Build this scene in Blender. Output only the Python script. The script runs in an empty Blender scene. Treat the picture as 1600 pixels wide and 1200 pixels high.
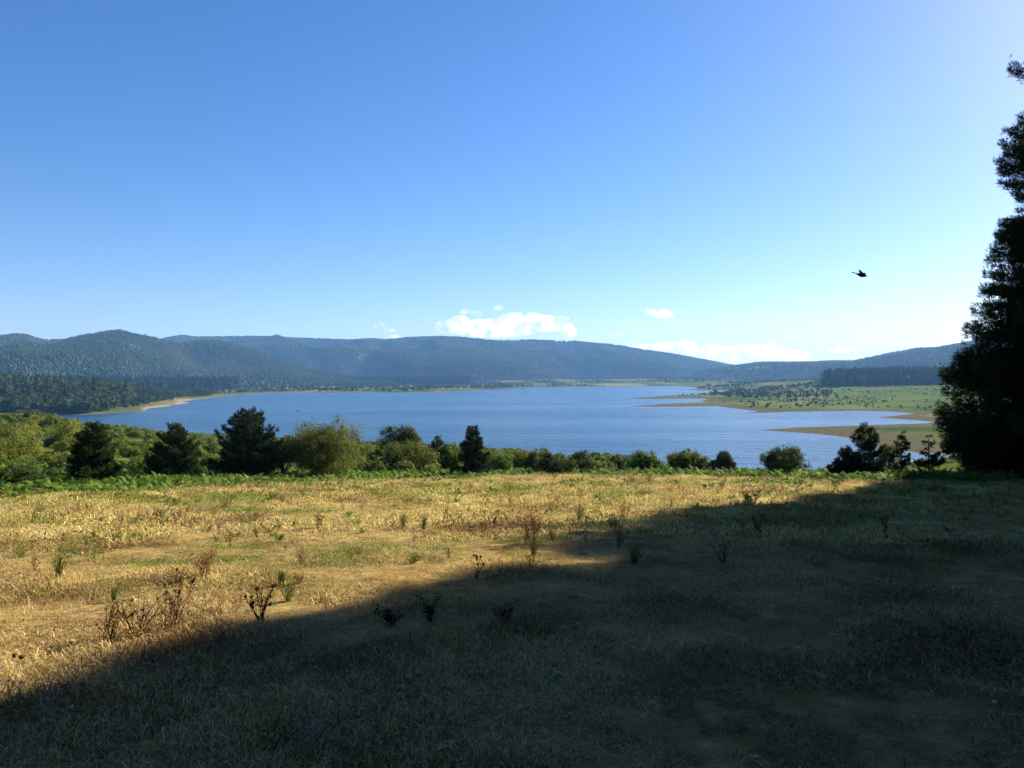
import bpy, math, random
import numpy as np
from mathutils import Vector, Matrix

SC = bpy.context.scene
C = SC.collection
rnd = random.Random(7)
NR = np.random.RandomState(11)
R = math.radians
F = 1190.0          # focal length in photo pixels
HZ = 588.0          # horizon row
EYE = 28.0          # eye height above the lake

# ------------------------------------------------------------------ camera
cam_d = bpy.data.cameras.new('camera')
cam = bpy.data.objects.new('camera', cam_d)
C.objects.link(cam)
cam.location = (0, 0, EYE)
cam.rotation_euler = (R(90), 0, 0)
cam_d.sensor_width = 36
cam_d.lens = 36 * F / 1600
cam_d.shift_y = -(600 - HZ) / 1600
cam_d.clip_start = 0.05
cam_d.clip_end = 90000
SC.camera = cam

# ------------------------------------------------------------------ light
SUN_AZ, SUN_EL = R(46), R(27)
SC.view_settings.view_transform = 'Standard'
SC.view_settings.look = 'None'
SC.view_settings.exposure = 1.62
SC.view_settings.gamma = 1
w = bpy.data.worlds.new('World')
SC.world = w
w.use_nodes = True
nt = w.node_tree
bg = nt.nodes['Background']
sky = nt.nodes.new('ShaderNodeTexSky')
sky.sky_type = 'NISHITA'
sky.sun_disc = False
sky.sun_elevation = SUN_EL
sky.sun_rotation = SUN_AZ
sky.altitude = 600
sky.air_density = 1.0
sky.dust_density = 0.4
sky.ozone_density = 3.0
hsv = nt.nodes.new('ShaderNodeHueSaturation')
hsv.inputs['Saturation'].default_value = 1.25
nt.links.new(sky.outputs[0], hsv.inputs['Color'])
tintn = nt.nodes.new('ShaderNodeMix'); tintn.data_type = 'RGBA'; tintn.blend_type = 'MULTIPLY'; tintn.inputs[0].default_value = 1
tintn.inputs[7].default_value = (0.97, 0.92, 1.06, 1)
nt.links.new(hsv.outputs[0], tintn.inputs[6])
nt.links.new(tintn.outputs[2], bg.inputs['Color'])
bg.inputs['Strength'].default_value = 0.050
sd = bpy.data.lights.new('sun', 'SUN')
sd.energy = 4.6
sd.angle = R(0.53)
sd.color = (1.0, 0.89, 0.68)
sun = bpy.data.objects.new('sun', sd)
C.objects.link(sun)
SUND = Vector((math.sin(SUN_AZ) * math.cos(SUN_EL), math.cos(SUN_AZ) * math.cos(SUN_EL), math.sin(SUN_EL)))
sun.rotation_euler = SUND.to_track_quat('Z', 'Y').to_euler()
sun.location = (60, 60, 90)

cy = SC.cycles
cy.use_denoising = True
try: cy.denoiser = 'OPENIMAGEDENOISE'
except Exception: pass
cy.max_bounces = 5
cy.diffuse_bounces = 2
cy.glossy_bounces = 2
cy.transmission_bounces = 3
cy.transparent_max_bounces = 8
cy.volume_bounces = 4
cy.use_adaptive_sampling = True
cy.adaptive_threshold = 0.012
cy.caustics_reflective = False
cy.caustics_refractive = False

# ------------------------------------------------------------------ helpers
def tag(o, label=None, cat=None, group=None, kind=None):
    if label: o['label'] = label
    if cat: o['category'] = cat
    if group: o['group'] = group
    if kind: o['kind'] = kind
    return o

def mesh_np(name, V, Fc, mat=None, smooth=False, col=None):
    """V (n,3), Fc (m,k) -> mesh data"""
    V = np.ascontiguousarray(V, dtype=np.float32); Fc = np.ascontiguousarray(Fc, dtype=np.int32)
    me = bpy.data.meshes.new(name)
    me.vertices.add(len(V)); me.vertices.foreach_set('co', V.ravel())
    k = Fc.shape[1]
    me.loops.add(Fc.size); me.loops.foreach_set('vertex_index', Fc.ravel())
    me.polygons.add(len(Fc))
    me.polygons.foreach_set('loop_start', np.arange(0, Fc.size, k, dtype=np.int32))
    me.update(calc_edges=True)
    if smooth: me.polygons.foreach_set('use_smooth', np.ones(len(Fc), dtype=bool))
    if col is not None:
        a = me.attributes.new('tint', 'FLOAT', 'POINT')
        a.data.foreach_set('value', np.ascontiguousarray(col, dtype=np.float32))
    if mat: me.materials.append(mat)
    return me

def obj(name, me, parent=None, loc=None):
    o = bpy.data.objects.new(name, me); C.objects.link(o)
    if parent: o.parent = parent
    if loc is not None: o.location = loc
    return o

def empty(name, loc, rz=0):
    o = bpy.data.objects.new(name, None); C.objects.link(o)
    o.location = loc; o.rotation_euler = (0, 0, rz); o.empty_display_size = 0.2
    return o

def _h(ix, iy, s):
    n = (ix.astype(np.int64) * 374761393 + iy.astype(np.int64) * 668265263 + s * 1274126177) & 0xffffffff
    n = ((n ^ (n >> 13)) * 1274126177) & 0xffffffff
    return ((n ^ (n >> 16)) & 0xffff) / 65535.0

def vnoise(x, y, s=0):
    ix = np.floor(x); iy = np.floor(y); fx = x - ix; fy = y - iy
    fx = fx * fx * (3 - 2 * fx); fy = fy * fy * (3 - 2 * fy)
    a = _h(ix, iy, s); b = _h(ix + 1, iy, s); c = _h(ix, iy + 1, s); d = _h(ix + 1, iy + 1, s)
    return (a * (1 - fx) + b * fx) * (1 - fy) + (c * (1 - fx) + d * fx) * fy

def fbm(x, y, s=0, o=4):
    t = 0; a = 0.5; n = 0
    for k in range(o):
        t = t + a * vnoise(x * 2 ** k + 17.3 * k, y * 2 ** k - 9.1 * k, s + k); n += a; a *= 0.5
    return t / n

def sstep(a, b, x):
    t = np.clip((x - a) / (b - a), 0, 1); return t * t * (3 - 2 * t)

def P(px, row, z=0.0):
    """ground point seen at a photo pixel, on the level z"""
    y = (EYE - z) * F / (row - HZ)
    return ((px - 800) / F * y, y)

def icurve(pts):
    a = np.array(pts, float)
    return lambda q: np.interp(q, a[:, 0], a[:, 1])

# ------------------------------------------------------------------ node materials
def mat_new(name):
    m = bpy.data.materials.new(name); m.use_nodes = True
    nt = m.node_tree
    return m, nt, nt.nodes['Principled BSDF'], nt.nodes['Material Output']

def N(nt, t, **kw):
    n = nt.nodes.new(t)
    for k, v in kw.items():
        if k in n.inputs: n.inputs[k].default_value = v
        else: setattr(n, k, v)
    return n

def ramp(nt, fac, stops):
    r = nt.nodes.new('ShaderNodeValToRGB')
    while len(r.color_ramp.elements) < len(stops): r.color_ramp.elements.new(0.5)
    for e, (p, c) in zip(r.color_ramp.elements, stops):
        e.position = p; e.color = (*c, 1)
    nt.links.new(fac, r.inputs[0])
    return r.outputs[0]

def wnoise(nt, scale, detail=4, rough=0.55, coord='pos', squash=None):
    if coord == 'pos':
        g = nt.nodes.new('ShaderNodeNewGeometry').outputs['Position']
    else:
        g = nt.nodes.new('ShaderNodeTexCoord').outputs['Object']
    n = nt.nodes.new('ShaderNodeTexNoise')
    n.inputs['Scale'].default_value = scale; n.inputs['Detail'].default_value = detail; n.inputs['Roughness'].default_value = rough
    if squash:
        mp = nt.nodes.new('ShaderNodeMapping'); mp.inputs['Scale'].default_value = squash
        nt.links.new(g, mp.inputs[0]); g = mp.outputs[0]
    nt.links.new(g, n.inputs['Vector'])
    return n.outputs['Fac']

def mixc(nt, fac, a, b, mode='MIX'):
    m = nt.nodes.new('ShaderNodeMix'); m.data_type = 'RGBA'; m.blend_type = mode
    if isinstance(fac, (int, float)): m.inputs[0].default_value = fac
    else: nt.links.new(fac, m.inputs[0])
    for i, c in ((6, a), (7, b)):
        if isinstance(c, tuple): m.inputs[i].default_value = (*c, 1)
        else: nt.links.new(c, m.inputs[i])
    return m.outputs[2]

def foliage_mat(name, c1, c2, c3=None, trans=0.25, source='tint', noise_scale=None, gloss=0.5, amp=1.6, rvar=1.0):
    """leaf/needle/blade material: colour runs c1..c2(..c3) with a per-leaf or per-instance random value"""
    m, nt, b, out = mat_new(name)
    if source == 'tint':
        a = N(nt, 'ShaderNodeAttribute'); a.attribute_name = 'tint'; f = a.outputs['Fac']
    else:
        a = N(nt, 'ShaderNodeObjectInfo'); f = a.outputs['Random']
    if noise_scale:
        n = wnoise(nt, noise_scale, 3)
        mm = N(nt, 'ShaderNodeMath', operation='MULTIPLY_ADD'); nt.links.new(n, mm.inputs[0]); mm.inputs[1].default_value = amp; mm.inputs[2].default_value = -amp / 2
        if rvar != 1:
            rv = N(nt, 'ShaderNodeMath', operation='MULTIPLY_ADD'); nt.links.new(f, rv.inputs[0]); rv.inputs[1].default_value = rvar; rv.inputs[2].default_value = .5 - rvar / 2; f = rv.outputs[0]
        ad = N(nt, 'ShaderNodeMath', operation='ADD'); nt.links.new(f, ad.inputs[0]); nt.links.new(mm.outputs[0], ad.inputs[1]); f = ad.outputs[0]
    st = [(0.0, c1), (1.0, c2)] if c3 is None else [(0.0, c1), (0.5, c2), (1.0, c3)]
    col = ramp(nt, f, st)
    nt.links.new(col, b.inputs['Base Color'])
    b.inputs['Roughness'].default_value = max(gloss, .7)
    b.inputs['Specular IOR Level'].default_value = 0.06
    if trans > 0:
        t = N(nt, 'ShaderNodeBsdfTranslucent'); nt.links.new(mixc(nt, 0.35, col, (0.5, 0.6, 0.05), 'MULTIPLY') if False else col, t.inputs['Color'])
        mx = N(nt, 'ShaderNodeMixShader'); mx.inputs[0].default_value = trans
        nt.links.new(b.outputs[0], mx.inputs[1]); nt.links.new(t.outputs[0], mx.inputs[2]); nt.links.new(mx.outputs[0], out.inputs['Surface'])
    return m

def scatter(name, pts, scale, rot, idx, protos, parent=None):
    """one 'stuff' object: points + geometry nodes instancing of unlinked prototype meshes"""
    me = bpy.data.meshes.new(name)
    n = len(pts)
    me.vertices.add(n); me.vertices.foreach_set('co', np.ascontiguousarray(pts, dtype=np.float32).ravel())
    a = me.attributes.new('sc', 'FLOAT_VECTOR', 'POINT'); a.data.foreach_set('vector', np.ascontiguousarray(scale, dtype=np.float32).ravel())
    a = me.attributes.new('rt', 'FLOAT_VECTOR', 'POINT'); a.data.foreach_set('vector', np.ascontiguousarray(rot, dtype=np.float32).ravel())
    a = me.attributes.new('ix', 'INT', 'POINT'); a.data.foreach_set('value', np.ascontiguousarray(idx, dtype=np.int32))
    o = obj(name, me, parent)
    col = bpy.data.collections.new(name + '_kinds')
    for k, pm in enumerate(protos):
        po = bpy.data.objects.new('%s_kind_%02d' % (name, k), pm); col.objects.link(po)
    g = bpy.data.node_groups.new(name, 'GeometryNodeTree')
    g.interface.new_socket('Geometry', in_out='INPUT', socket_type='NodeSocketGeometry')
    g.interface.new_socket('Geometry', in_out='OUTPUT', socket_type='NodeSocketGeometry')
    gi = g.nodes.new('NodeGroupInput'); go = g.nodes.new('NodeGroupOutput')
    ci = g.nodes.new('GeometryNodeCollectionInfo'); ci.inputs['Collection'].default_value = col
    ci.inputs['Separate Children'].default_value = True; ci.inputs['Reset Children'].default_value = True
    ip = g.nodes.new('GeometryNodeInstanceOnPoints'); ip.inputs['Pick Instance'].default_value = True
    g.links.new(gi.outputs[0], ip.inputs['Points']); g.links.new(ci.outputs[0], ip.inputs['Instance'])
    for nm, ty, sk in (('ix', 'INT', 'Instance Index'), ('rt', 'FLOAT_VECTOR', 'Rotation'), ('sc', 'FLOAT_VECTOR', 'Scale')):
        na = g.nodes.new('GeometryNodeInputNamedAttribute'); na.data_type = ty; na.inputs['Name'].default_value = nm
        g.links.new(na.outputs['Attribute'], ip.inputs[sk])
    g.links.new(ip.outputs[0], go.inputs[0])
    md = o.modifiers.new('instances', 'NODES'); md.node_group = g
    return o

def sc_rot(n, s, tilt=0.0, zvar=0.0):
    s = np.asarray(s)
    S = np.stack([s, s, s * (1 + zvar * (NR.rand(n) - 0.5) * 2)], 1)
    Rt = np.stack([tilt * NR.randn(n), tilt * NR.randn(n), NR.rand(n) * 6.283], 1)
    return S, Rt
# ------------------------------------------------------------------ terrain shape
edge_y = icurve([(-900, 20), (-200, 25), (0, 28), (300, 35), (600, 46), (800, 49), (1000, 50), (1300, 45), (1480, 42), (2000, 40), (2600, 60)])
shore_y = icurve([(-900, 520), (-400, 500), (0, 470), (60, 470), (90, 458), (100, 415), (120, 392), (180, 374), (280, 340), (350, 333), (560, 305),
                  (700, 285), (900, 262), (1050, 232), (1250, 221), (1420, 240), (1490, 262), (1700, 300), (2600, 420)])
LAND = [(-900, 660), (0, 652), (88, 648.5), (130, 648.2), (160, 647), (225, 642.5), (232, 638), (258, 635.5), (296, 629), (276, 627.5), (300, 625.5), (340, 621),
        (380, 616), (420, 614), (500, 613.4), (600, 613.4), (690, 613.4), (730, 610), (800, 608), (830, 605), (900, 604.4), (1000, 603.6),
        (1060, 603.4), (1085, 605), (1095, 607.4), (1058, 609.8), (1100, 609.6), (1175, 610.2), (1120, 613), (1078, 615.2), (1100, 616.6),
        (1040, 618), (1020, 620), (976, 623.3), (1030, 623.2), (1100, 622.6), (1105, 624.2), (1095, 627), (1112, 628.2), (1080, 629.2),
        (1040, 631), (982, 635), (1050, 635.6), (1120, 634.6), (1140, 637.3), (1180, 641.4), (1184, 643.3), (1155, 645.8), (1200, 644.6),
        (1240, 643.3), (1340, 641.6), (1400, 643.4), (1430, 646.3), (1410, 648.4), (1372, 652.8), (1400, 654.3), (1440, 657.2), (1468, 660.2),
        (1440, 661.6), (1340, 664.8), (1250, 667.8), (1188, 672), (1240, 675), (1290, 679.2), (1335, 685), (1350, 691), (1400, 701), (1430, 707),
        (1500, 710), (2400, 716)]
LANDW = np.array([P(a, b) for a, b in LAND] + [(9500, 400), (9500, 9500), (-9500, 9500), (-9500, 500)])

def poly_sd(x, y, W):
    """signed distance, positive inside"""
    x = np.asarray(x, float); y = np.asarray(y, float)
    d = np.full(x.shape, 1e18); ins = np.zeros(x.shape, bool)
    n = len(W)
    for i in range(n):
        ax, ay = W[i]; bx, by = W[(i + 1) % n]
        ex, ey = bx - ax, by - ay
        L = ex * ex + ey * ey + 1e-12
        t = np.clip(((x - ax) * ex + (y - ay) * ey) / L, 0, 1)
        d = np.minimum(d, (x - ax - t * ex) ** 2 + (y - ay - t * ey) ** 2)
        if ay != by:
            c = ((ay > y) != (by > y)) & (x < (bx - ax) * (y - ay) / (by - ay) + ax)
            ins ^= c
    d = np.sqrt(d)
    return np.where(ins, d, -d)

def near_z(x, y):
    z = 26.4 - 0.1 * y + 0.0 * x
    z = np.where(y < -10, 27.4 + 0.02 * (-10 - y), z)
    w_ = sstep(2.0, 7.0, np.hypot(x, y))
    z = z + w_ * (0.28 * (fbm(x / 9, y / 9, 3, 3) - 0.5) + 0.20 * (fbm(x / 1.3, y / 1.3, 5, 3) - 0.5))
    return z

def gauss(x, y, cx, cy_, sx, sy):
    return np.exp(-((x - cx) / sx) ** 2 - ((y - cy_) / sy) ** 2)

def ground_z(x, y):
    x = np.asarray(x, float); y = np.asarray(y, float)
    ys = np.maximum(y, 0.5)
    px = np.clip(800 + F * x / ys, -900, 2600)
    px = np.where(y < 0.5, np.where(x > 0, 2600, -900), px)
    ye = edge_y(px); sh = shore_y(px)
    zn = near_z(x, y)
    ze = 26.4 - 0.1 * ye
    t = (ys - ye) / (sh - ye)
    left = sstep(500, 0, px)
    zs = ze * (1 - np.clip(t, 0, 1)) ** 1.0
    zs = zs + (fbm(x / 26, y / 26, 8, 4) - 0.55) * 3.0 * np.clip(t * 5, 0, 1) * np.clip((1 - t) * 4, 0, 1) * (0.35 + left)
    # left shoulder by the near headland
    zs = zs + left * 1.6 * np.clip(t * 3, 0, 1) * np.clip((1 - t) * 5, 0, 1)
    zs = np.where(t > 1, -np.minimum((ys - sh) * 0.06, 2.5), zs)
    k = sstep(-2.5, 3.5, ys - ye)
    z = np.where(y < 0.5, zn, zn * (1 - k) + zs * k)
    # far land
    far = ys > 225
    sd_ = np.full(x.shape, -50.0)
    if far.any():
        sd_[far] = poly_sd(x[far], y[far], LANDW)
    s = np.maximum(sd_, 0)
    zf = 0.5 * (1 - np.exp(-s / 10)) + np.minimum(0.006 * s, 3.0) + np.minimum(s, 40) / 40 * 0.5 * fbm(x / 35, y / 35, 21, 3)
    # wooded headland on the left
    zf = zf + np.clip(s / 60, 0, 1) * (23 * gauss(x, y, -620, 720, 210, 90) + 4 * gauss(x, y, -330, 800, 110, 110) + 18 * gauss(x, y, -700, 900, 300, 150))
    # rising meadows on the right
    zf = zf + np.clip(s / 150, 0, 1) * (8 * sstep(300, 620, x) * sstep(700, 1100, y) + 14 * gauss(x, y, 850, 1500, 420, 300))
    # farmland behind the far shore in the middle
    zf = zf + np.clip(s / 200, 0, 1) * (9 * gauss(x, y, 420, 2900, 500, 400) + 7 * gauss(x, y, 120, 2800, 350, 350))
    zf = np.where(sd_ < 0, np.maximum(sd_ * 0.05, -2.5), zf)
    return np.where(far, np.maximum(np.where(t > 1, -9, z), zf), z)

# ---- one ground sheet, polar around the viewpoint so that detail follows distance
th = np.concatenate([np.linspace(-180, -44, 60, endpoint=False), np.linspace(-44, 44, 760, endpoint=False), np.linspace(44, 180, 60)])
th = np.radians(th)
rr = np.concatenate([[0.0], np.geomspace(0.6, 200, 230), np.geomspace(203, 9300, 430)])
TH, RR = np.meshgrid(th, rr)
GX = RR * np.sin(TH); GY = RR * np.cos(TH)
GZ = ground_z(GX.ravel(), GY.ravel())
V = np.stack([GX.ravel(), GY.ravel(), GZ], 1)
nr_, nt_ = RR.shape
I = np.arange(nr_ * nt_).reshape(nr_, nt_)
Fc = np.stack([I[:-1, :-1], I[:-1, 1:], I[1:, 1:], I[1:, :-1]], -1).reshape(-1, 4)[:, ::-1]
SDF = np.full(len(V), -50.0); _f = V[:, 1] > 225
SDF[_f] = poly_sd(V[_f, 0], V[_f, 1], LANDW)
PXV = 800 + F * V[:, 0] / np.maximum(V[:, 1], .5)
DSH = np.where(V[:, 1] > 0.5, shore_y(np.clip(PXV, -900, 2600)) - V[:, 1], 500)   # metres up from the near shore
DED = np.where(V[:, 1] > 0.5, V[:, 1] - edge_y(np.clip(PXV, -900, 2600)), -50)    # metres beyond the field's edge

gm, nt, b, out = mat_new('ground_soil_and_turf')
def attr(nt, nm):
    a = nt.nodes.new('ShaderNodeAttribute'); a.attribute_name = nm; return a.outputs['Fac']
dry = ramp(nt, wnoise(nt, 3.2, 6, 0.7), [(0.28, (0.09, 0.05, 0.026)), (0.5, (0.30, 0.21, 0.08)), (0.72, (0.46, 0.36, 0.14))])
dry = mixc(nt, ramp(nt, wnoise(nt, 0.35, 4, 0.6), [(0.56, (0, 0, 0)), (0.7, (0.6, 0.6, 0.6))]), dry, (0.16, 0.15, 0.045))
green = ramp(nt, wnoise(nt, 0.45, 8, 0.75), [(0.3, (0.03, 0.042, 0.012)), (0.5, (0.07, 0.095, 0.02)), (0.68, (0.15, 0.15, 0.05))])
far = ramp(nt, wnoise(nt, 0.012, 8, 0.7, squash=(1, 0.5, 1)), [(0.34, (0.028, 0.045, 0.015)), (0.47, (0.06, 0.09, 0.024)), (0.56, (0.11, 0.13, 0.04)), (0.68, (0.2, 0.18, 0.085))])
mud = ramp(nt, wnoise(nt, 0.25, 5, 0.7, squash=(1, 3, 1)), [(0.3, (0.045, 0.038, 0.025)), (0.7, (0.16, 0.135, 0.08))])
sand = ramp(nt, wnoise(nt, 0.4, 4), [(0.3, (0.17, 0.145, 0.105)), (0.7, (0.30, 0.26, 0.19))])
c = mixc(nt, attr(nt, 'w_field'), green, dry)
c = mixc(nt, attr(nt, 'w_far'), c, far)
c = mixc(nt, attr(nt, 'w_crop'), c, (0.19, 0.175, 0.075))
c = mixc(nt, attr(nt, 'w_mud'), c, mud)
c = mixc(nt, attr(nt, 'w_meadow'), c, ramp(nt, wnoise(nt, 0.03, 6, 0.7), [(0.35, (0.045, 0.07, 0.018)), (0.62, (0.12, 0.165, 0.04))]))
c = mixc(nt, attr(nt, 'w_sand'), c, sand)
nt.links.new(c, b.inputs['Base Color']); b.inputs['Roughness'].default_value = 0.95
b.inputs['Specular IOR Level'].default_value = 0.0
bp = N(nt, 'ShaderNodeBump', Strength=0.9, Distance=0.05); nt.links.new(wnoise(nt, 14, 5, 0.7), bp.inputs['Height']); nt.links.new(bp.outputs[0], b.inputs['Normal'])
me = mesh_np('ground', V, Fc, gm, smooth=True)
def setattr_(me, nm, v):
    a = me.attributes.new(nm, 'FLOAT', 'POINT'); a.data.foreach_set('value', np.ascontiguousarray(v, dtype=np.float32))
X, Y = V[:, 0], V[:, 1]
setattr_(me, 'w_field', sstep(2.5, -2.5, DED + 3 * (fbm(X / 4, Y / 4, 40) - 0.5)))
isfar = (SDF > -20) & (Y > 225) & (DSH < 0)
setattr_(me, 'w_far', isfar.astype(float))
jit = 1 + 0.9 * (fbm(X / 45, Y / 45, 50, 3) - 0.5)
mudw = isfar * sstep(28 * 1.0, 8, SDF * jit) * (1 - 0.55 * (X < -100))
mudw = np.maximum(mudw, isfar * (X > 100) * (Y < 470) * sstep(60, 25, SDF) * sstep(0.62, 0.45, fbm(X / 40, Y / 22, 61, 4)) * 0.9)
mudw = np.maximum(mudw, (DSH < 10) & (DSH > -30) & (Y > 150) & ~isfar)
setattr_(me, 'w_mud', mudw)
sandw = isfar * sstep(12, 5, SDF) * sstep(222, 236, PXV + 10 * fbm(X / 12, Y / 12, 71, 2)) * (1 - .75 * sstep(292, 304, PXV)) * sstep(420, 380, PXV) * (Y > 550) * sstep(0.38, 0.5, fbm(X / 22, Y / 22, 70, 3) + 0.12)
sandw = np.maximum(sandw, (PXV > 60) & (PXV < 135) & (DSH < 22) & (DSH > -12) & (Y > 380))
sandw = np.maximum(sandw, isfar * sstep(4, 1, SDF) * (PXV < 700) * (Y > 500) * 0.35)
setattr_(me, 'w_sand', sandw)
setattr_(me, 'w_crop', isfar * (gauss(X, Y, *P(968, 597.5, 10), 85, 160) > 0.45) + isfar * (gauss(X, Y, *P(858, 596.5, 8), 55, 120) > 0.5))
setattr_(me, 'w_meadow', isfar * np.clip((PXV > 1290) * sstep(40, 90, SDF) * sstep(650, 720, Y) * sstep(1250, 1200, Y) + (PXV > 1180) * (PXV <= 1290) * sstep(18, 30, SDF) * (Y < 700) * (Y > 560), 0, 1))
tag(obj('ground', me), kind='structure')

# ---- lake
lm, nt, b, out = mat_new('lake_water')
b.inputs['Base Color'].default_value = (0.02, 0.07, 0.15, 1)
b.inputs['Roughness'].default_value = 0.18
b.inputs['IOR'].default_value = 1.33
g = nt.nodes.new('ShaderNodeNewGeometry').outputs['Position']
def wv(scale, sq, rot):
    mp = nt.nodes.new('ShaderNodeMapping'); mp.inputs['Scale'].default_value = sq; mp.inputs['Rotation'].default_value = (0, 0, rot)
    nt.links.new(g, mp.inputs[0]); n = nt.nodes.new('ShaderNodeTexNoise'); n.inputs['Scale'].default_value = scale; n.inputs['Detail'].default_value = 3
    nt.links.new(mp.outputs[0], n.inputs['Vector']); return n.outputs['Fac']
b1 = N(nt, 'ShaderNodeBump', Strength=1.0, Distance=1.1); nt.links.new(wv(0.55, (0.45, 1, 1), 0.3), b1.inputs['Height'])
lane = N(nt, 'ShaderNodeMapRange'); nt.links.new(wv(0.012, (0.22, 1, 1), 0.06), lane.inputs[0])
lane.inputs[1].default_value = 0.38; lane.inputs[2].default_value = 0.6; lane.inputs[3].default_value = 0.35; lane.inputs[4].default_value = 1.0
nt.links.new(lane.outputs[0], b1.inputs['Strength'])
b2 = N(nt, 'ShaderNodeBump', Strength=1.0, Distance=1.4); nt.links.new(wv(0.12, (0.35, 1, 1), 0.15), b2.inputs['Height']); nt.links.new(b1.outputs[0], b2.inputs['Normal'])
nt.links.new(b2.outputs[0], b.inputs['Normal'])
th2 = np.radians(np.linspace(-75, 75, 60)); r2 = np.geomspace(120, 6000, 40)
T2, R2 = np.meshgrid(th2, r2); I = np.arange(T2.size).reshape(T2.shape)
Fc = np.stack([I[:-1, :-1], I[:-1, 1:], I[1:, 1:], I[1:, :-1]], -1).reshape(-1, 4)[:, ::-1]
me = mesh_np('lake', np.stack([(R2 * np.sin(T2)).ravel(), (R2 * np.cos(T2)).ravel(), np.zeros(T2.size)], 1), Fc, lm)
tag(obj('lake', me), kind='structure')

# ---- hills
hm, nt, b, out = mat_new('forest_floor_on_hills')
nt.links.new(ramp(nt, wnoise(nt, 0.01, 8, 0.7), [(0.3, (0.025, 0.045, 0.018)), (0.6, (0.05, 0.075, 0.025)), (0.75, (0.085, 0.085, 0.035))]), b.inputs['Base Color'])
b.inputs['Roughness'].default_value = 1.0; b.inputs['Specular IOR Level'].default_value = 0.05

def hill(ridge, yf, yr, seed, spur, px0, px1, nx=420, ns=60, base=3.0, power=0.85):
    """a range of hills: foot line at depth yf, crest at depth yr whose profile is `ridge` (photo px,row)"""
    rc = icurve(ridge); yfc = icurve(yf); yrc = icurve(yr)
    px = np.linspace(px0, px1, nx); s = np.concatenate([np.linspace(-0.1, 1, ns), np.linspace(1.05, 1.5, 8)])
    PXg, S = np.meshgrid(px, s)
    yF, yR = yfc(PXg), yrc(PXg)
    Yg = yF + (yR - yF) * S
    Xg = (PXg - 800) / F * Yg
    zr = EYE + (HZ - rc(PXg)) / F * yR
    s1 = np.clip(S, 0, 1)
    prof = s1 ** power * (1 - 0.12 * np.sin(s1 * 3.14))
    n1 = np.abs(fbm(Xg / spur + 0.25 * Yg / spur, Yg / (spur * 2.4), seed, 4) - 0.5) * 2       # spurs and gullies
    env = np.sin(np.clip(S, 0, 1) * 3.14159) ** 0.8
    n2 = np.clip((fbm(Xg / (spur * 1.7) + 9, Yg / (spur * 2.2), seed + 9, 3) - 0.5) * 4, -1, 1)
    Zg = base + (zr - base) * prof + ((0.25 - n1) * 1.15 + n2 * 0.3) * (zr - base) * env
    Zg = np.minimum(Zg, base + (zr - base) * (0.15 + 0.95 * s1) + 4)
    Zg = np.where(S > 1, zr - (S - 1) * (zr - base) * 1.2, Zg)
    Zg = np.where(S < 0, base + S * 60, Zg)
    I = np.arange(Xg.size).reshape(Xg.shape)
    Fc = np.stack([I[:-1, :-1], I[:-1, 1:], I[1:, 1:], I[1:, :-1]], -1).reshape(-1, 4)[:, ::-1]
    return Xg, Yg, Zg, Fc, S

HL = dict(ridge=[(-700, 535), (-300, 532), (-100, 530), (0, 526), (25, 524), (45, 526), (60, 531), (80, 533), (110, 531), (150, 524), (185, 521.5), (215, 528), (245, 532), (280, 537), (330, 535.5),
                 (350, 539), (390, 552), (430, 565), (480, 579), (560, 592), (620, 598)],
          yf=[(-700, 1100), (0, 1150), (200, 1400), (400, 1750), (620, 2300)], yr=[(-700, 2500), (0, 2600), (300, 2800), (620, 2600)], seed=101, spur=420, px0=-700, px1=620)
HC = dict(ridge=[(150, 540), (250, 532), (280, 527.5), (400, 526.5), (470, 529), (560, 532.5), (600, 534.5), (640, 528.5), (690, 526.5), (740, 532.5), (760, 533.5), (830, 531.5), (900, 534.5),
                 (960, 541), (1040, 553), (1100, 563), (1140, 571), (1180, 576), (1300, 590)],
          yf=[(150, 2600), (500, 2550), (740, 2650), (900, 3100), (1300, 3300)], yr=[(150, 4600), (700, 4300), (1000, 4600), (1300, 4600)], seed=202, spur=560, px0=150, px1=1300)
HR = dict(ridge=[(1000, 596), (1100, 578), (1140, 573), (1200, 567.5), (1260, 566.5), (1330, 564.5), (1365, 558), (1400, 551.5), (1430, 546.5), (1460, 545), (1500, 538), (1560, 530), (1700, 517), (2300, 515)],
          yf=[(1000, 2800), (1300, 2000), (2300, 1700)], yr=[(1000, 3900), (1300, 3500), (1600, 3000), (2300, 3000)], seed=303, spur=450, px0=1000, px1=2300)
HILLS = []
for k, (h, bs) in enumerate(((HL, 2.0), (HC, 2.0), (HR, 2.0))):
    Xg, Yg, Zg, Fc, S = hill(base=bs, **h)
    me = mesh_np('hills', np.stack([Xg.ravel(), Yg.ravel(), Zg.ravel()], 1), Fc, hm, smooth=True)
    tag(obj('hills', me), kind='structure')
    HILLS.append((Xg, Yg, Zg, S))
# ------------------------------------------------------------------ far vegetation prototypes
def ico(sub=1):
    import bmesh
    bm = bmesh.new(); bmesh.ops.create_icosphere(bm, subdivisions=sub, radius=1)
    V = np.array([v.co[:] for v in bm.verts]); Fc = np.array([[v.index for v in f.verts] for f in bm.faces]); bm.free()
    return V, Fc
ICO1, ICO2 = ico(1), ico(2)

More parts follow.
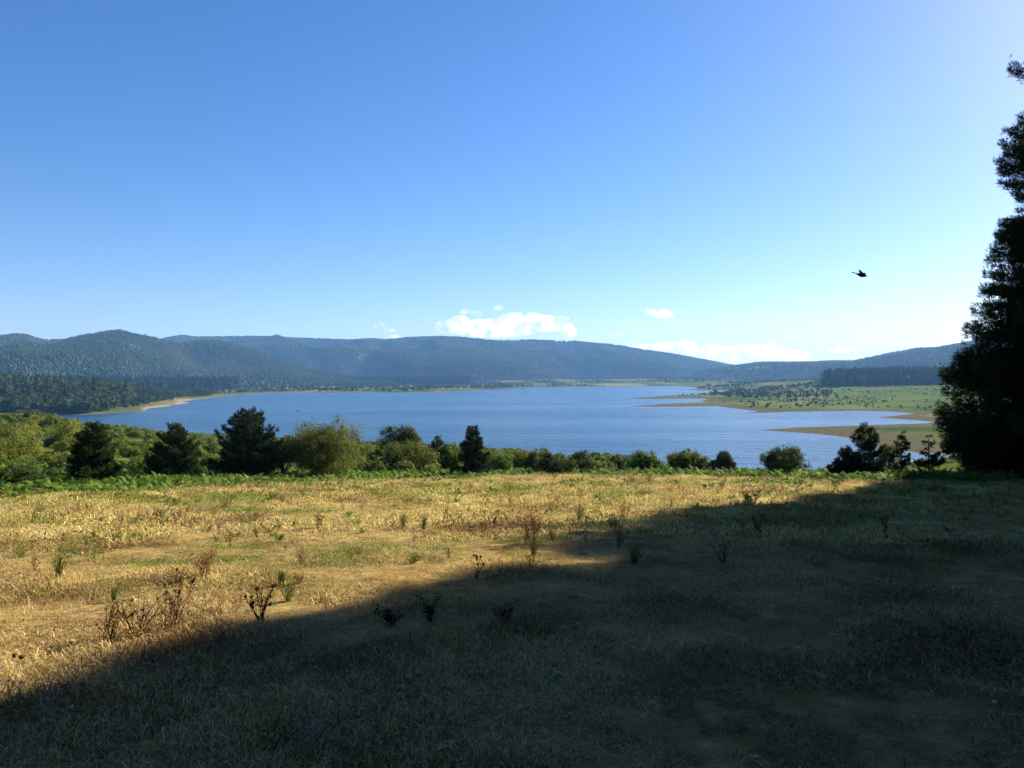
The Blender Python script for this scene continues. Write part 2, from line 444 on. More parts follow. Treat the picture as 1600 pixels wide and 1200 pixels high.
def leaf_quads(centres, normals, size, rs, aspect=0.6):
    """one small quad per centre"""
    n = len(centres)
    nrm = normals / (np.linalg.norm(normals, axis=1, keepdims=True) + 1e-9)
    a = rs.randn(n, 3); t = np.cross(nrm, a); t /= np.linalg.norm(t, axis=1, keepdims=True) + 1e-9
    b_ = np.cross(nrm, t)
    s = np.asarray(size)
    if s.ndim == 0: s = np.full(n, float(s))
    s = s[:, None]
    Vv = np.stack([centres - t * s, centres - b_ * s * aspect, centres + t * s, centres + b_ * s * aspect], 1).reshape(-1, 3)
    Ff = np.arange(n * 4).reshape(n, 4)
    return Vv, Ff

def conifer_far(seed, leaves=500, h=1.0, rad=0.24):
    rs = np.random.RandomState(seed)
    t = rs.rand(leaves) ** 0.75
    ang = rs.rand(leaves) * 6.283
    lobes = 1 + 0.25 * np.sin(ang * 3 + rs.rand() * 6 + t * 22)
    r = rad * (1 - t) ** 0.8 * lobes * (0.55 + 0.45 * rs.rand(leaves) ** 0.4) + 0.01
    c = np.stack([r * np.cos(ang), r * np.sin(ang), 0.1 + t * (h - 0.1)], 1)
    n = np.stack([np.cos(ang), np.sin(ang), 0.9 + 0 * t], 1) + rs.randn(leaves, 3) * 0.45
    Vv, Ff = leaf_quads(c, n, 0.045 * (0.7 + 0.6 * rs.rand(leaves)) * (1.15 - 0.6 * t) * math.sqrt(500 / leaves) * 1.15, rs, 0.7)
    return Vv, Ff, np.repeat(np.clip(0.5 + 0.22 * rs.randn(leaves), 0, 1), 4)

def broad_far(seed, leaves=500, h=0.8, rad=0.36, nl=9):
    rs = np.random.RandomState(seed)
    lc = np.stack([rs.uniform(-.6, .6, nl) * rad, rs.uniform(-.6, .6, nl) * rad, h * (0.35 + 0.38 * rs.rand(nl))], 1)
    lr = rad * rs.uniform(0.45, 0.75, nl)
    k = rs.randint(0, nl, leaves)
    d = rs.randn(leaves, 3); d /= np.linalg.norm(d, axis=1, keepdims=True); d[:, 2] = np.where(d[:, 2] < -0.5, -d[:, 2], d[:, 2])
    c = lc[k] + d * (lr[k] * (0.75 + 0.3 * rs.rand(leaves)))[:, None] * [1, 1, 0.85]
    c[:, 2] = np.maximum(c[:, 2], 0.01)
    Vv, Ff = leaf_quads(c, d + rs.randn(leaves, 3) * 0.4, 0.05 * (0.7 + 0.6 * rs.rand(leaves)) * math.sqrt(500 / leaves) * 1.1, rs, 0.75)
    return Vv, Ff, np.repeat(np.clip(0.5 + 0.2 * rs.randn(leaves) + 0.3 * (k % 3 - 1) * .5, 0, 1), 4)

def closed_far(kind, seed):
    """solid low-poly crown for woods kilometres away"""
    rs = np.random.RandomState(seed)
    if kind == 'c':
        rows = [(0.05, .30), (0.3, .26), (0.32, .2), (0.6, .15), (0.62, .11), (1.0, 0.0)]
        seg = 6; Vv = []; Ff = []
        for (z, r) in rows:
            for q in range(seg):
                a = q * 6.283 / seg + rs.rand() * .3; rr_ = r * rs.uniform(.75, 1.2)
                Vv.append((rr_ * math.cos(a), rr_ * math.sin(a), z + rs.uniform(-.03, .03) * (z < 1)))
        for k in range(len(rows) - 1):
            for q in range(seg): Ff.append((k * seg + q, k * seg + (q + 1) % seg, (k + 1) * seg + (q + 1) % seg, (k + 1) * seg + q))
        return np.array(Vv), np.array(Ff)
    Vv, Ff = ICO2
    v = Vv * (1 + 0.28 * (fbm(Vv[:, 0:1] * 2.2 + seed, Vv[:, 1:2] * 2.2 + Vv[:, 2:3] * 3, seed, 2) - 0.5) * 2)
    return v * [0.42, 0.42, 0.42] + [0, 0, 0.42], Ff

m_hc = foliage_mat('conifer_wood', (0.010, 0.022, 0.013), (0.018, 0.036, 0.016), (0.038, 0.055, 0.022), 0.0, 'rand', 0.003, 0.9, 4.2, .5)
m_hb = foliage_mat('oak_wood', (0.014, 0.028, 0.013), (0.027, 0.044, 0.017), (0.062, 0.068, 0.026), 0.0, 'rand', 0.0035, 0.9, 4.2, .5)
hp = []
for s_ in range(3):
    v, f = closed_far('c', 30 + s_); hp.append(mesh_np('conifer', v, f, m_hc))
for s_ in range(3):
    v, f = closed_far('b', 60 + s_); hp.append(mesh_np('oak', v, f, m_hb))

def surf_pts(H, n, smin, smax, cfun):
    Xg, Yg, Zg, S = H
    ns, nx = Xg.shape
    i = NR.rand(n * 3) * (ns - 1.001); j = NR.rand(n * 3) * (nx - 1.001)
    i0 = i.astype(int); j0 = j.astype(int); fi = i - i0; fj = j - j0
    def bl(A): return (A[i0, j0] * (1 - fi) + A[i0 + 1, j0] * fi) * (1 - fj) + (A[i0, j0 + 1] * (1 - fi) + A[i0 + 1, j0 + 1] * fi) * fj
    x, y, z, s = bl(Xg), bl(Yg), bl(Zg), bl(S)
    wgt = y / y.max()
    k = (s > smin) & (s < smax) & (NR.rand(len(x)) < wgt)
    x, y, z, s = x[k][:n], y[k][:n], z[k][:n], s[k][:n]
    return x, y, z, s

for H, n, sz, seed in ((HILLS[0], 120000, 9.5, 5), (HILLS[1], 150000, 11.5, 6), (HILLS[2], 75000, 10, 7)):
    x, y, z, s = surf_pts(H, n, -0.01, 1.06, None)
    kindn = fbm(x / 330, y / 330, seed, 4)
    con = (kindn + (0.09 if seed == 5 else 0) + 0.35 * (0.35 - s) + 0.06 * NR.randn(len(x))) > 0.5
    clear = fbm(x / 160 + 3, y / 260, seed + 30, 3) > 0.66
    keep = ~(clear & (NR.rand(len(x)) < 0.8))
    x, y, z, con = x[keep], y[keep], z[keep], con[keep]
    nn = len(x)
    sc_ = sz * NR.uniform(0.45, 1.25, nn) * np.where(con, 1.15, 0.85)
    S_, R_ = sc_rot(nn, sc_, 0.04, 0.15)
    ix = np.where(con, NR.randint(0, 3, nn), NR.randint(3, 6, nn))
    o = scatter('forest', np.stack([x, y, z - 0.8], 1), S_, R_, ix, hp)
    tag(o, ['dense forest covering the hills on the left above the lake', 'blue hazy forest covering the long far hill range behind the lake', 'pale hazy forest on the rising hills at the right horizon'][seed - 5], 'forest', kind='stuff')

# ---- woods and scrub on the plain
m_c2 = foliage_mat('conifer_needles_far', (0.010, 0.025, 0.010), (0.022, 0.045, 0.015), (0.05, 0.075, 0.024), 0.12, 'tint', 0.02, 0.8)
m_b2 = foliage_mat('broadleaf_far', (0.022, 0.042, 0.012), (0.048, 0.078, 0.019), (0.10, 0.13, 0.035), 0.15, 'tint', 0.02, 0.8)
wp = []
for s_ in range(4):
    v, f, t_ = conifer_far(200 + s_, 420); wp.append(mesh_np('conifer', v, f, m_c2, col=t_))
for s_ in range(4):
    v, f, t_ = broad_far(240 + s_, 420, nl=8 + s_); wp.append(mesh_np('broad_tree', v, f, m_b2, col=t_))

def px_of(x, y): return 800 + F * x / y

def area_pts(n, x0, x1, y0, y1, cond):
    x = NR.uniform(x0, x1, n); y = NR.uniform(y0, y1, n)
    sd_ = poly_sd(x, y, LANDW)
    k = cond(x, y, sd_, px_of(x, y))
    x, y = x[k], y[k]
    return x, y, ground_z(x, y)

def wood(label, n, box, cond, h, conf, name='wood', zvar=.15):
    x, y, z = area_pts(n, *box, cond)
    nn = len(x)
    con = NR.rand(nn) < (conf(x, y) if callable(conf) else conf)
    hh = h * NR.uniform(0.7, 1.15, nn) * np.where(con, 1.1, 1.0)
    S_, R_ = sc_rot(nn, hh, 0.03, zvar)
    ix = np.where(con, NR.randint(0, 4, nn), NR.randint(4, 8, nn))
    o = scatter(name, np.stack([x, y, z - 0.3], 1), S_, R_, ix, wp)
    return tag(o, label, 'wood' if name == 'wood' else 'scrub', kind='stuff')

wood('dark wood on the left headland above the sandy bank', 14000, (-1100, -230, 560, 1000),
     lambda x, y, s, p: (s > 4) & (gauss(x, y, -520, 700, 280, 150) + gauss(x, y, -700, 900, 330, 170) > 0.22) & (p < 205 + 0 * x) & (s > 4 + 14 * (p > 150)), 12, 0.06)
wood('lower green trees on the tip of the left headland', 7000, (-500, -150, 600, 1100),
     lambda x, y, s, p: (s > 9) & (p > 150) & (p < 330) & (y > 640) & ((p < 215) | (s > 15)), 7, 0.15)
wood('dark conifer wood standing at the foot of the left hills', 16000, (-1700, -350, 980, 2100),
     lambda x, y, s, p: (p < 372) & (p > -350) & (y > 1080 + np.clip(p, 0, 400) * 1.2) & (y < 1420 + np.clip(p, 0, 400) * 1.4) & (s > 40), 20, 0.95)
wood('dark straight edged conifer belt behind the far shore', 9000, (-900, 50, 2150, 2650),
     lambda x, y, s, p: (p > 478) & (p < 735) & (y > 2300 + 25 * np.sin(x / 60)) & (y < 2600), 19, 0.96)
wood('dark brown wood on the rise at the right, beyond the green meadow', 11000, (450, 1500, 1080, 1700),
     lambda x, y, s, p: (p > 1288) & (p < 1620) & (y > 1240 - 60 * np.sin(x / 80)) & (y < 1600) & (s > 60), 19, 0.8)
wood('scrub and small trees along the far shore', 24000, (-1400, 1500, 900, 3300),
     lambda x, y, s, p: (s > 25) & (p > 300) & (p < 1300) & (fbm(x / 90, y / 130, 77, 4) > 0.45) & ~((gauss(x, y, *P(980, 597.5, 10), 190, 160) > 0.4)), 6.5, 0.1, 'scrub', .3)
wood('scattered dark bushes over the green meadow on the right', 5500, (200, 1300, 600, 1300),
     lambda x, y, s, p: (s > 35) & (p > 1150) & (fbm(x / 40, y / 60, 79, 4) > 0.49), 2.4, 0.05, 'scrub', .3)
wood('scrub on the low grassy spits at the right of the lake', 2200, (100, 800, 600, 1500),
     lambda x, y, s, p: (s > 10) & (p > 1060) & (p < 1330) & (fbm(x / 30, y / 60, 80, 4) > 0.56), 4.2, 0.05, 'scrub', .3)

# ------------------------------------------------------------------ clouds: real volumes far behind the hills
def cloud_mat(name, dens, scale):
    m = bpy.data.materials.new(name); m.use_nodes = True; nt = m.node_tree
    nt.nodes.remove(nt.nodes['Principled BSDF']); out = nt.nodes['Material Output']
    v = nt.nodes.new('ShaderNodeVolumePrincipled'); v.inputs['Color'].default_value = (1, 1, 1, 1)
    v.inputs['Anisotropy'].default_value = 0.5
    n = wnoise(nt, scale, 5, 0.62, 'obj')
    mr = N(nt, 'ShaderNodeMapRange'); nt.links.new(n, mr.inputs[0]); mr.inputs[1].default_value = 0.475; mr.inputs[2].default_value = 0.60; mr.inputs[3].default_value = 0; mr.inputs[4].default_value = dens
    nt.links.new(mr.outputs[0], v.inputs['Density']); nt.links.new(v.outputs[0], out.inputs['Volume'])
    return m
cm = cloud_mat('cloud_vapour', 0.0045, 0.0032)
cm2 = cloud_mat('thin_cloud_vapour', 0.0022, 0.0034)
CD = 20000.0
def cloud(blobs, label, m, seed):
    """blobs: (px, row, rx_px, ry_px)"""
    rs = np.random.RandomState(seed); VV = []; FF = []; off = 0
    cx = np.mean([q[0] for q in blobs]); cr = np.mean([q[1] for q in blobs])
    org = np.array([(cx - 800) / F * CD, CD, EYE + (HZ - cr) / F * CD])
    for (px, row, rx, ry) in blobs:
        v = ICO2[0] * (1 + 0.25 * (rs.rand(len(ICO2[0]), 1) - .5))
        k = CD / F
        c_ = np.array([(px - 800) * k, CD, EYE + (HZ - row) * k]) - org
        VV.append(v * [rx * k, rx * k * 0.8, ry * k] + c_ + [0, rs.uniform(-200, 200), 0]); FF.append(ICO2[1] + off); off += len(v)
    o = obj('cloud', mesh_np('cloud', np.concatenate(VV), np.concatenate(FF), m))
    o.location = org
    rmd = o.modifiers.new('merge', 'REMESH'); rmd.mode = 'VOXEL'; rmd.voxel_size = 110
    return tag(o, label, 'cloud', 'clouds low over the hills')
CLOUDS = [
 ([(700, 512, 24, 12), (718, 506, 22, 16), (745, 512, 28, 14), (775, 508, 26, 14), (800, 500, 24, 13), (825, 502, 22, 16), (850, 505, 24, 16), (878, 508, 20, 16), (770, 520, 60, 8), (890, 520, 16, 10)], 'largest white puffy cloud over the middle of the hill range', cm, 1),
 ([(592, 508, 14, 6), (610, 516, 13, 6), (582, 505, 9, 4)], 'small thin cloud left of the largest cloud', cm2, 2),
 ([(616, 527, 16, 5)], 'tiny cloud touching the ridge left of the largest cloud', cm, 3),
 ([(624, 501, 9, 3)], 'faint wisp above the small thin cloud', cm2, 4),
 ([(728, 486, 14, 6), (748, 490, 12, 5)], 'faint small cloud above the largest cloud', cm2, 5),
 ([(778, 481, 13, 6)], 'faint wisp above the right half of the largest cloud', cm2, 6),
 ([(1020, 485, 16, 7), (1036, 490, 18, 9), (1050, 494, 11, 7)], 'lone bright oval cloud high right of the middle', cm, 7),
 ([(968, 521, 14, 5)], 'tiny faint cloud below the lone oval cloud', cm2, 8),
 ([(1000, 545, 30, 8), (1040, 546, 26, 14), (1075, 545, 30, 14), (1110, 550, 30, 14), (1150, 552, 34, 14), (1195, 552, 34, 18), (1235, 558, 34, 14)], 'long bright cloud bank low above the saddle of the hills', cm, 9),
 ([(1303, 547, 20, 7), (1330, 549, 12, 4)], 'small grey cloud right of the cloud bank', cm, 10),
]
for a in CLOUDS: cloud(*a)

# ------------------------------------------------------------------ haze
def box_mesh(name, x0, x1, y0, y1, z0, z1):
    V = np.array([(x, y, z) for x in (x0, x1) for y in (y0, y1) for z in (z0, z1)])
    return mesh_np(name, V, np.array([(0, 1, 3, 2), (4, 6, 7, 5), (0, 4, 5, 1), (2, 3, 7, 6), (0, 2, 6, 4), (1, 5, 7, 3)]))
hz = obj('haze', box_mesh('haze', -9600, 9600, -9600, 9600, -4, 330))
m = bpy.data.materials.new('haze_air'); m.use_nodes = True; nt = m.node_tree
nt.nodes.remove(nt.nodes['Principled BSDF'])
v = nt.nodes.new('ShaderNodeVolumePrincipled'); v.inputs['Color'].default_value = (0.22, 0.49, 1, 1); v.inputs['Density'].default_value = 0.0001
v.inputs['Anisotropy'].default_value = 0.1
nt.links.new(v.outputs[0], nt.nodes['Material Output'].inputs['Volume'])
hz.data.materials.append(m)
tag(hz, kind='stuff')
# ------------------------------------------------------------------ near ground: where a photo ray meets it
def G(px, row):
    u = (px - 800) / F; t = (row - HZ) / F
    ys = np.geomspace(1.5, 700, 3000)
    z = ground_z(u * ys, ys)
    hit = np.argmax(EYE - t * ys <= z)
    y = ys[hit]
    return np.array([u * y, y, float(ground_z(np.array([u * y]), np.array([y]))[0])])
def gz(x, y): return float(ground_z(np.array([x]), np.array([y]))[0])

# ---- tubes (trunks, limbs, stems)
def tubes(paths, seg=6):
    """paths: list of (points (n,3), radii (n,)) -> V,F (quads)"""
    VV = []; FF = []; off = 0
    for pts, rad in paths:
        pts = np.asarray(pts, float); n = len(pts)
        d = np.gradient(pts, axis=0); d /= np.linalg.norm(d, axis=1, keepdims=True) + 1e-9
        ref = np.array([0.3, 0.9, 0.2]); a = np.cross(d, ref); a /= np.linalg.norm(a, axis=1, keepdims=True) + 1e-9
        b_ = np.cross(d, a)
        an = np.arange(seg) * 2 * math.pi / seg
        ring = pts[:, None, :] + np.asarray(rad)[:, None, None] * (a[:, None, :] * np.cos(an)[None, :, None] + b_[:, None, :] * np.sin(an)[None, :, None])
        VV.append(ring.reshape(-1, 3))
        I = np.arange(n * seg).reshape(n, seg)
        J = np.roll(I, -1, axis=1)
        FF.append(np.stack([I[:-1], J[:-1], J[1:], I[1:]], -1).reshape(-1, 4) + off); off += n * seg
    return np.concatenate(VV), np.concatenate(FF)

bark, nt, b, out = mat_new('pine_bark')
nt.links.new(ramp(nt, wnoise(nt, 6, 5, .7, 'obj', squash=(1, 1, .25)), [(0.35, (0.035, 0.025, 0.018)), (0.65, (0.13, 0.085, 0.055))]), b.inputs['Base Color']); b.inputs['Roughness'].default_value = .95
barkg, nt, b, out = mat_new('grey_bark')
nt.links.new(ramp(nt, wnoise(nt, 8, 5, .7, 'obj'), [(0.35, (0.06, 0.05, 0.04)), (0.65, (0.2, 0.17, 0.14))]), b.inputs['Base Color']); b.inputs['Roughness'].default_value = .95

m_pine = foliage_mat('pine_needles', (0.010, 0.022, 0.010), (0.022, 0.045, 0.016), (0.05, 0.075, 0.022), 0.15, 'tint', None, 0.7)
m_ypine = foliage_mat('young_pine_needles', (0.016, 0.034, 0.012), (0.035, 0.065, 0.018), (0.07, 0.10, 0.03), 0.2, 'tint', None, 0.7)

def pine_mesh(H, Rmax, seed, prof, tufts, tl=0.3, tw=0.06, nn=6, whorl=0.5, lo=0.2, up=0.25, gap=0.0, var=(.62, 1.12), upt=.75):
    """crown of needle tufts carried on whorls of limbs, trunk and limbs as tubes"""
    rs = np.random.RandomState(seed)
    z = lo; C_, D_, T_ = [], [], []; paths = []
    k = np.linspace(0, 1, 9)
    bend = rs.uniform(-.012, .012, 2) * H
    def axis(zz): return np.array([bend[0] * math.sin(zz / H * 3), bend[1] * math.sin(zz / H * 2.4), 0])
    paths.append((np.stack([axis(q * H)[0] + 0 * 0 + 0 * q for q in k]) [:, None] * [1, 0, 0] + np.stack([axis(q * H)[1] for q in k])[:, None] * [0, 1, 0] + (k * H)[:, None] * [0, 0, 1], 0.016 * H * (1 - k) ** .8 + 0.012))
    limbs = []
    while z < H * 0.985:
        t = z / H; Rz = Rmax * prof(t)
        for q in range(rs.randint(5, 8)):
            if rs.rand() < gap: continue
            az = rs.rand() * 6.283; L = Rz * rs.uniform(*var) + 0.1
            limbs.append((z + rs.uniform(-.2, .2) * whorl, az, L, up * rs.uniform(.3, 1.3) + 0.5 * max(0, t - .6)))
        z += whorl * rs.uniform(.75, 1.25)
    tot = sum(l[2] ** 1.6 for l in limbs)
    for (zz, az, L, u_) in limbs:
        zz = max(zz, .15)
        dirv = np.array([math.cos(az), math.sin(az), 0]); side = np.array([-dirv[1], dirv[0], 0])
        base = axis(zz) + [0, 0, zz]
        kk = np.array([0, .5, 1.0]); pp = base + dirv * (kk * L)[:, None] + np.array([0, 0, 1]) * (L * (u_ * kk ** 2 - .12 * kk))[:, None]
        if L > 0.5: paths.append((pp, 0.008 * L * (1 - kk) + 0.006 + .006 * L))
        n = max(3, int(tufts * L ** 1.6 / tot))
        u = rs.rand(n) ** 0.62 * 0.97 + 0.03
        lat = (rs.rand(n) - .5) * 2 * (0.42 * L * (1.15 - u))
        c = base + dirv * (u * L)[:, None] + side * lat[:, None]
        c[:, 2] += L * (u_ * u ** 2 - .12 * u) + rs.randn(n) * 0.05 * L
        dd = dirv * (0.9 * u)[:, None] + side * (np.sign(lat) * .6)[:, None] + np.array([0, 0, upt]) + rs.randn(n, 3) * .3
        C_.append(c); D_.append(dd); T_.append(np.clip(0.45 + .35 * rs.randn() * np.ones(n) * .5 + .12 * rs.randn(n), 0, 1))
    c = np.concatenate(C_); d = np.concatenate(D_); tt = np.concatenate(T_)
    c[:, 2] = np.maximum(c[:, 2], .05)
    d /= np.linalg.norm(d, axis=1, keepdims=True)
    n = len(c)
    dn = d[:, None, :] + rs.randn(n, nn, 3) * 0.55
    dn /= np.linalg.norm(dn, axis=2, keepdims=True)
    ln = tl * rs.uniform(.7, 1.2, (n, nn, 1))
    tip = c[:, None, :] + dn * ln
    sd_ = np.cross(dn, rs.randn(n, nn, 3)); sd_ /= np.linalg.norm(sd_, axis=2, keepdims=True) + 1e-9
    b0 = c[:, None, :] + dn * ln * .1
    m0 = c[:, None, :] + dn * ln * .5
    V = np.stack([b0, m0 - sd_ * tw * .5, tip, m0 + sd_ * tw * .5], 2).reshape(-1, 3)
    Fq = np.arange(len(V)).reshape(-1, 4)
    return (V, Fq, np.repeat(tt, nn * 4)), tubes(paths, 6)

def put_tree(name, label, cat, x, y, crown, trunk, m_leaf, m_bark, scale=1.0, rz=0.0, group=None, z=None):
    r = empty(name, (x, y, gz(x, y) if z is None else z), rz)
    r.scale = (scale,) * 3 if isinstance(scale, (int, float)) else scale
    tag(r, label, cat, group)
    cme = crown if isinstance(crown, bpy.types.Mesh) else mesh_np('crown', crown[0], crown[1], m_leaf, col=crown[2])
    tme = trunk if isinstance(trunk, bpy.types.Mesh) else mesh_np('trunk', trunk[0], trunk[1], m_bark, smooth=True)
    obj('trunk', tme, r); obj('crown', cme, r)
    return r

# ---- the tall plantation edge at the right
LX0, LY0, LK = -3.4, 5.4, 0.66
SA, CA, TE = math.sin(SUN_AZ), math.cos(SUN_AZ), math.tan(SUN_EL)
def shade_cap(x, y, LX0=LX0):
    """tallest tree at (x,y) whose shadow tip stays on the shaded side of the field"""
    den = SA - LK * CA
    s = (x - (LX0 + LK * (y - LY0))) / den
    ex, ey = x - s * SA, y - s * CA
    ez = gz(ex, ey) if ey > 0 else 26.4 - .1 * ey
    return ez + s * TE - gz(x, y)
prof_big = lambda t: (1 - t) ** 0.62 * (0.86 + 0.14 * math.sin(t * 17)) * (1 if t > .1 else .8 + 2 * t)
prof_vis = lambda t: float(np.interp(t, [0, .053, .155, .26, .36, .515, .68, .72, .77, .82, .90, .94, .975, 1], [5.6, 6.2, 6.4, 5.9, 4.9, 3.6, 2.9, 1.9, 2.1, 3.1, 3.1, 2.1, 1.2, .3])) / 6.4
vis = pine_mesh(21.2, 6.4, 880, prof_vis, 78000, tl=.30, tw=.03, whorl=.30, nn=6, up=.22, var=(.74, .92), upt=1.2)
BIG = []
for s_, (Hb, Rb, nb_) in enumerate([(26.0, 6.6, 11000), (25.0, 5.2, 7500), (24.0, 5.4, 7500)]):
    cr, tr = pine_mesh(Hb, Rb, 900 + s_, prof_big, nb_, tl=.42, tw=.085, whorl=.62, nn=6)
    BIG.append((mesh_np('crown', cr[0], cr[1], m_pine, col=cr[2]), mesh_np('trunk', tr[0], tr[1], bark, smooth=True), Hb))
SLIM = []
for s_ in range(2):
    cr, tr = pine_mesh(27.0, 3.1, 940 + s_, lambda t: (1 - t) ** .42 * (.9 + .1 * math.sin(t * 31)) * (1 if t > .12 else .7), 9000, tl=.42, tw=.085, whorl=.5, nn=6)
    SLIM.append((mesh_np('crown', cr[0], cr[1], m_pine, col=cr[2]), mesh_np('trunk', tr[0], tr[1], bark, smooth=True), 27.0))
PX_, PY_ = (1650 - 800) / F * 43, 43.0
put_tree('pine_tree', 'very tall dark pine filling the right edge, branches down to the ground', 'pine tree', PX_, PY_, vis[0], vis[1], m_pine, bark, 1.0, 0.4)
br = pine_mesh(27.0, 3.8, 990, lambda t: float(np.interp(t, [0, .1, .5, .84, .865, .90, .92, 1], [.5, .58, .52, .40, .98, .98, .3, .1])), 34000, tl=.32, tw=.035, whorl=.4, nn=6)
put_tree('pine_tree', 'pine beyond the right edge whose top branches poke into the upper right corner', 'pine tree', 33.9, 44.0, br[0], br[1], m_pine, bark, 1.0, 1.9)
# young spruces under its skirt, then the plantation beyond the frame
OFF = []
prs = random.Random(5)
for i in range(19):
    for j in range(8):
        a = 4 + i * 5.2 + prs.uniform(-1.3, 1.3); o_ = -12.0 + j * 4.8 + prs.uniform(-1.3, 1.3)
        # a runs along the forest edge away from the viewer, o_ into the wood
        x = 9.5 + 0.60 * a + 0.80 * o_; y = 1.0 + 0.80 * a - 0.60 * o_
        if y < -14 or (0 < y < 42 and x < .69 * y + 7.5) or (y >= 42 and x < .705 * y + 1.5): continue
        if math.hypot(x - PX_, y - PY_) < 4 or math.hypot(x - 33.9, y - 44) < 3: continue
        OFF.append((x, y))
EDGE = []
q_ = 9.0
while q_ < 42:
    EDGE.append((.69 * q_ + 3.4 + prs.uniform(0, .5), q_)); q_ += 2.3
q_ = 43.0
while q_ < 84:
    EDGE.append((.71 * q_ + 2.6 + prs.uniform(0, .8), q_)); q_ += 3.2
for i in range(9):  # unseen pines added behind the viewer to block sky light
    OFF.append((-24 + i * 5.2 + prs.uniform(-1, 1), -13 - prs.uniform(0, 5)))
    OFF.append((-22 + i * 5.2 + prs.uniform(-1, 1), -20 - prs.uniform(0, 4)))
for i in range(14):  # more unseen pines added out of view on the left, deepening the foreground shade
    for j in range(2):
        OFF.append((-24 - i * .9 - j * 6 + prs.uniform(-1, 1), -14 + i * 2.9 - j * 2 + prs.uniform(-1, 1)))
OFF = [(x, y) for x, y in OFF if not (x < 0 and y > 0 and x > -.72 * y - 8)]
for k, (x, y) in enumerate(OFF + EDGE):
    cap = 24 if x < 0 else shade_cap(x, y, LX0 + (.6 if k >= len(OFF) else .8)) if y > 0 else 24
    Ht = min(26 + prs.uniform(-3, 1), cap) if k < len(OFF) else min(31, cap * prs.uniform(.93, 1.02))
    if Ht < 5: continue
    b_ = BIG[k % 3] if k < len(OFF) else SLIM[k % 2]; s_ = Ht / b_[2]
    beh = y < 0 or x < 0
    put_tree('pine_tree', 'unseen tall pine behind or left of the viewer, added to block sky light' if beh else 'tall pine of the plantation beyond the right edge of the view', 'pine tree', x, y, b_[0], b_[1], None, None,
             ((max(s_, .75), max(s_, .75), s_) if k < len(OFF) else (1, 1, s_)), prs.uniform(0, 6.28), 'unseen pines added around the viewer to block sky light' if beh else 'pines of the plantation at the right', z=gz(x, y))

# ---- broadleaf bushes and trees
def bush_mesh(W, H, seed, leaves, size, lobes=16, stem=0.12, shape='round', lo=0.02):
    rs = np.random.RandomState(seed)
    dd0 = rs.randn(lobes, 3); dd0 /= np.linalg.norm(dd0, axis=1, keepdims=True); dd0[:, 2] = np.where(dd0[:, 2] < -.45, -dd0[:, 2], dd0[:, 2])
    f0 = rs.uniform(.45, .80, (lobes, 1))
    c0 = dd0 * f0 * [W / 2, W / 2, .52 * H] + [0, 0, .42 * H]
    if shape == 'cone':
        sq = np.clip(1.25 - c0[:, 2:3] / H * 1.15, .1, 1); c0[:, :2] *= sq
    r0 = W / 2 * rs.uniform(.26, .42, lobes) * (1.0 if shape != 'cone' else .75)
    r0 = np.minimum(r0, .45 * H)
    # small twig clusters on each lobe, leaves on each cluster
    ncl = lobes * 16
    kk = rs.randint(0, lobes, ncl)
    d = rs.randn(ncl, 3); d /= np.linalg.norm(d, axis=1, keepdims=True)
    cc = c0[kk] + d * (r0[kk] * rs.uniform(.45, 1.02, ncl))[:, None] * [1, 1, .9]
    rc = W * rs.uniform(.035, .085, ncl)
    tn = np.clip(.45 + .2 * rs.randn(ncl), 0, 1)
    q = rs.randint(0, ncl, leaves)
    e = rs.randn(leaves, 3); e /= np.linalg.norm(e, axis=1, keepdims=True)
    c = cc[q] + e * (rc[q] * rs.uniform(.4, 1.25, leaves))[:, None]
    c[:, 2] = np.abs(c[:, 2]) + .02
    nv = d[q] * .8 + e * .7 + rs.randn(leaves, 3) * .5 + [0, 0, .35]
    V, Fq = leaf_quads(c, nv, size * rs.uniform(.6, 1.35, leaves), rs, .55)
    paths = []
    for i in range(min(lobes, 9)):
        kq = np.array([0, .4, 1.0]); tgt = c0[i] * [.85, .85, .9]
        st = np.array([rs.uniform(-.04, .04) * W, rs.uniform(-.04, .04) * W, 0])
        mid = st * .6 + tgt * .4 + [0, 0, .1 * H]
        paths.append((np.array([st, mid, tgt]), np.array([stem, stem * .6, stem * .2]) * .5))
    return (V, Fq, np.repeat(np.clip(tn[q] + .1 * rs.randn(leaves), 0, 1), 4)), tubes(paths, 5)

m_olive = foliage_mat('olive_leaves', (0.06, 0.08, 0.016), (0.13, 0.155, 0.03), (0.24, 0.26, 0.06), 0.38, 'tint', None, 0.55)
m_lime = foliage_mat('yellow_green_leaves', (0.09, 0.12, 0.02), (0.19, 0.22, 0.035), (0.32, 0.33, 0.075), 0.35, 'tint', None, 0.55)
m_dark = foliage_mat('dark_leaves', (0.026, 0.05, 0.013), (0.065, 0.10, 0.024), (0.15, 0.18, 0.045), 0.3, 'tint', None, 0.5)
m_grey = foliage_mat('grey_green_leaves', (0.045, 0.06, 0.035), (0.09, 0.11, 0.06), (0.15, 0.17, 0.09), 0.2, 'tint', None, 0.6)
m_grn = foliage_mat('fresh_green_leaves', (0.05, 0.10, 0.015), (0.11, 0.18, 0.028), (0.19, 0.27, 0.055), 0.38, 'tint', None, 0.5)

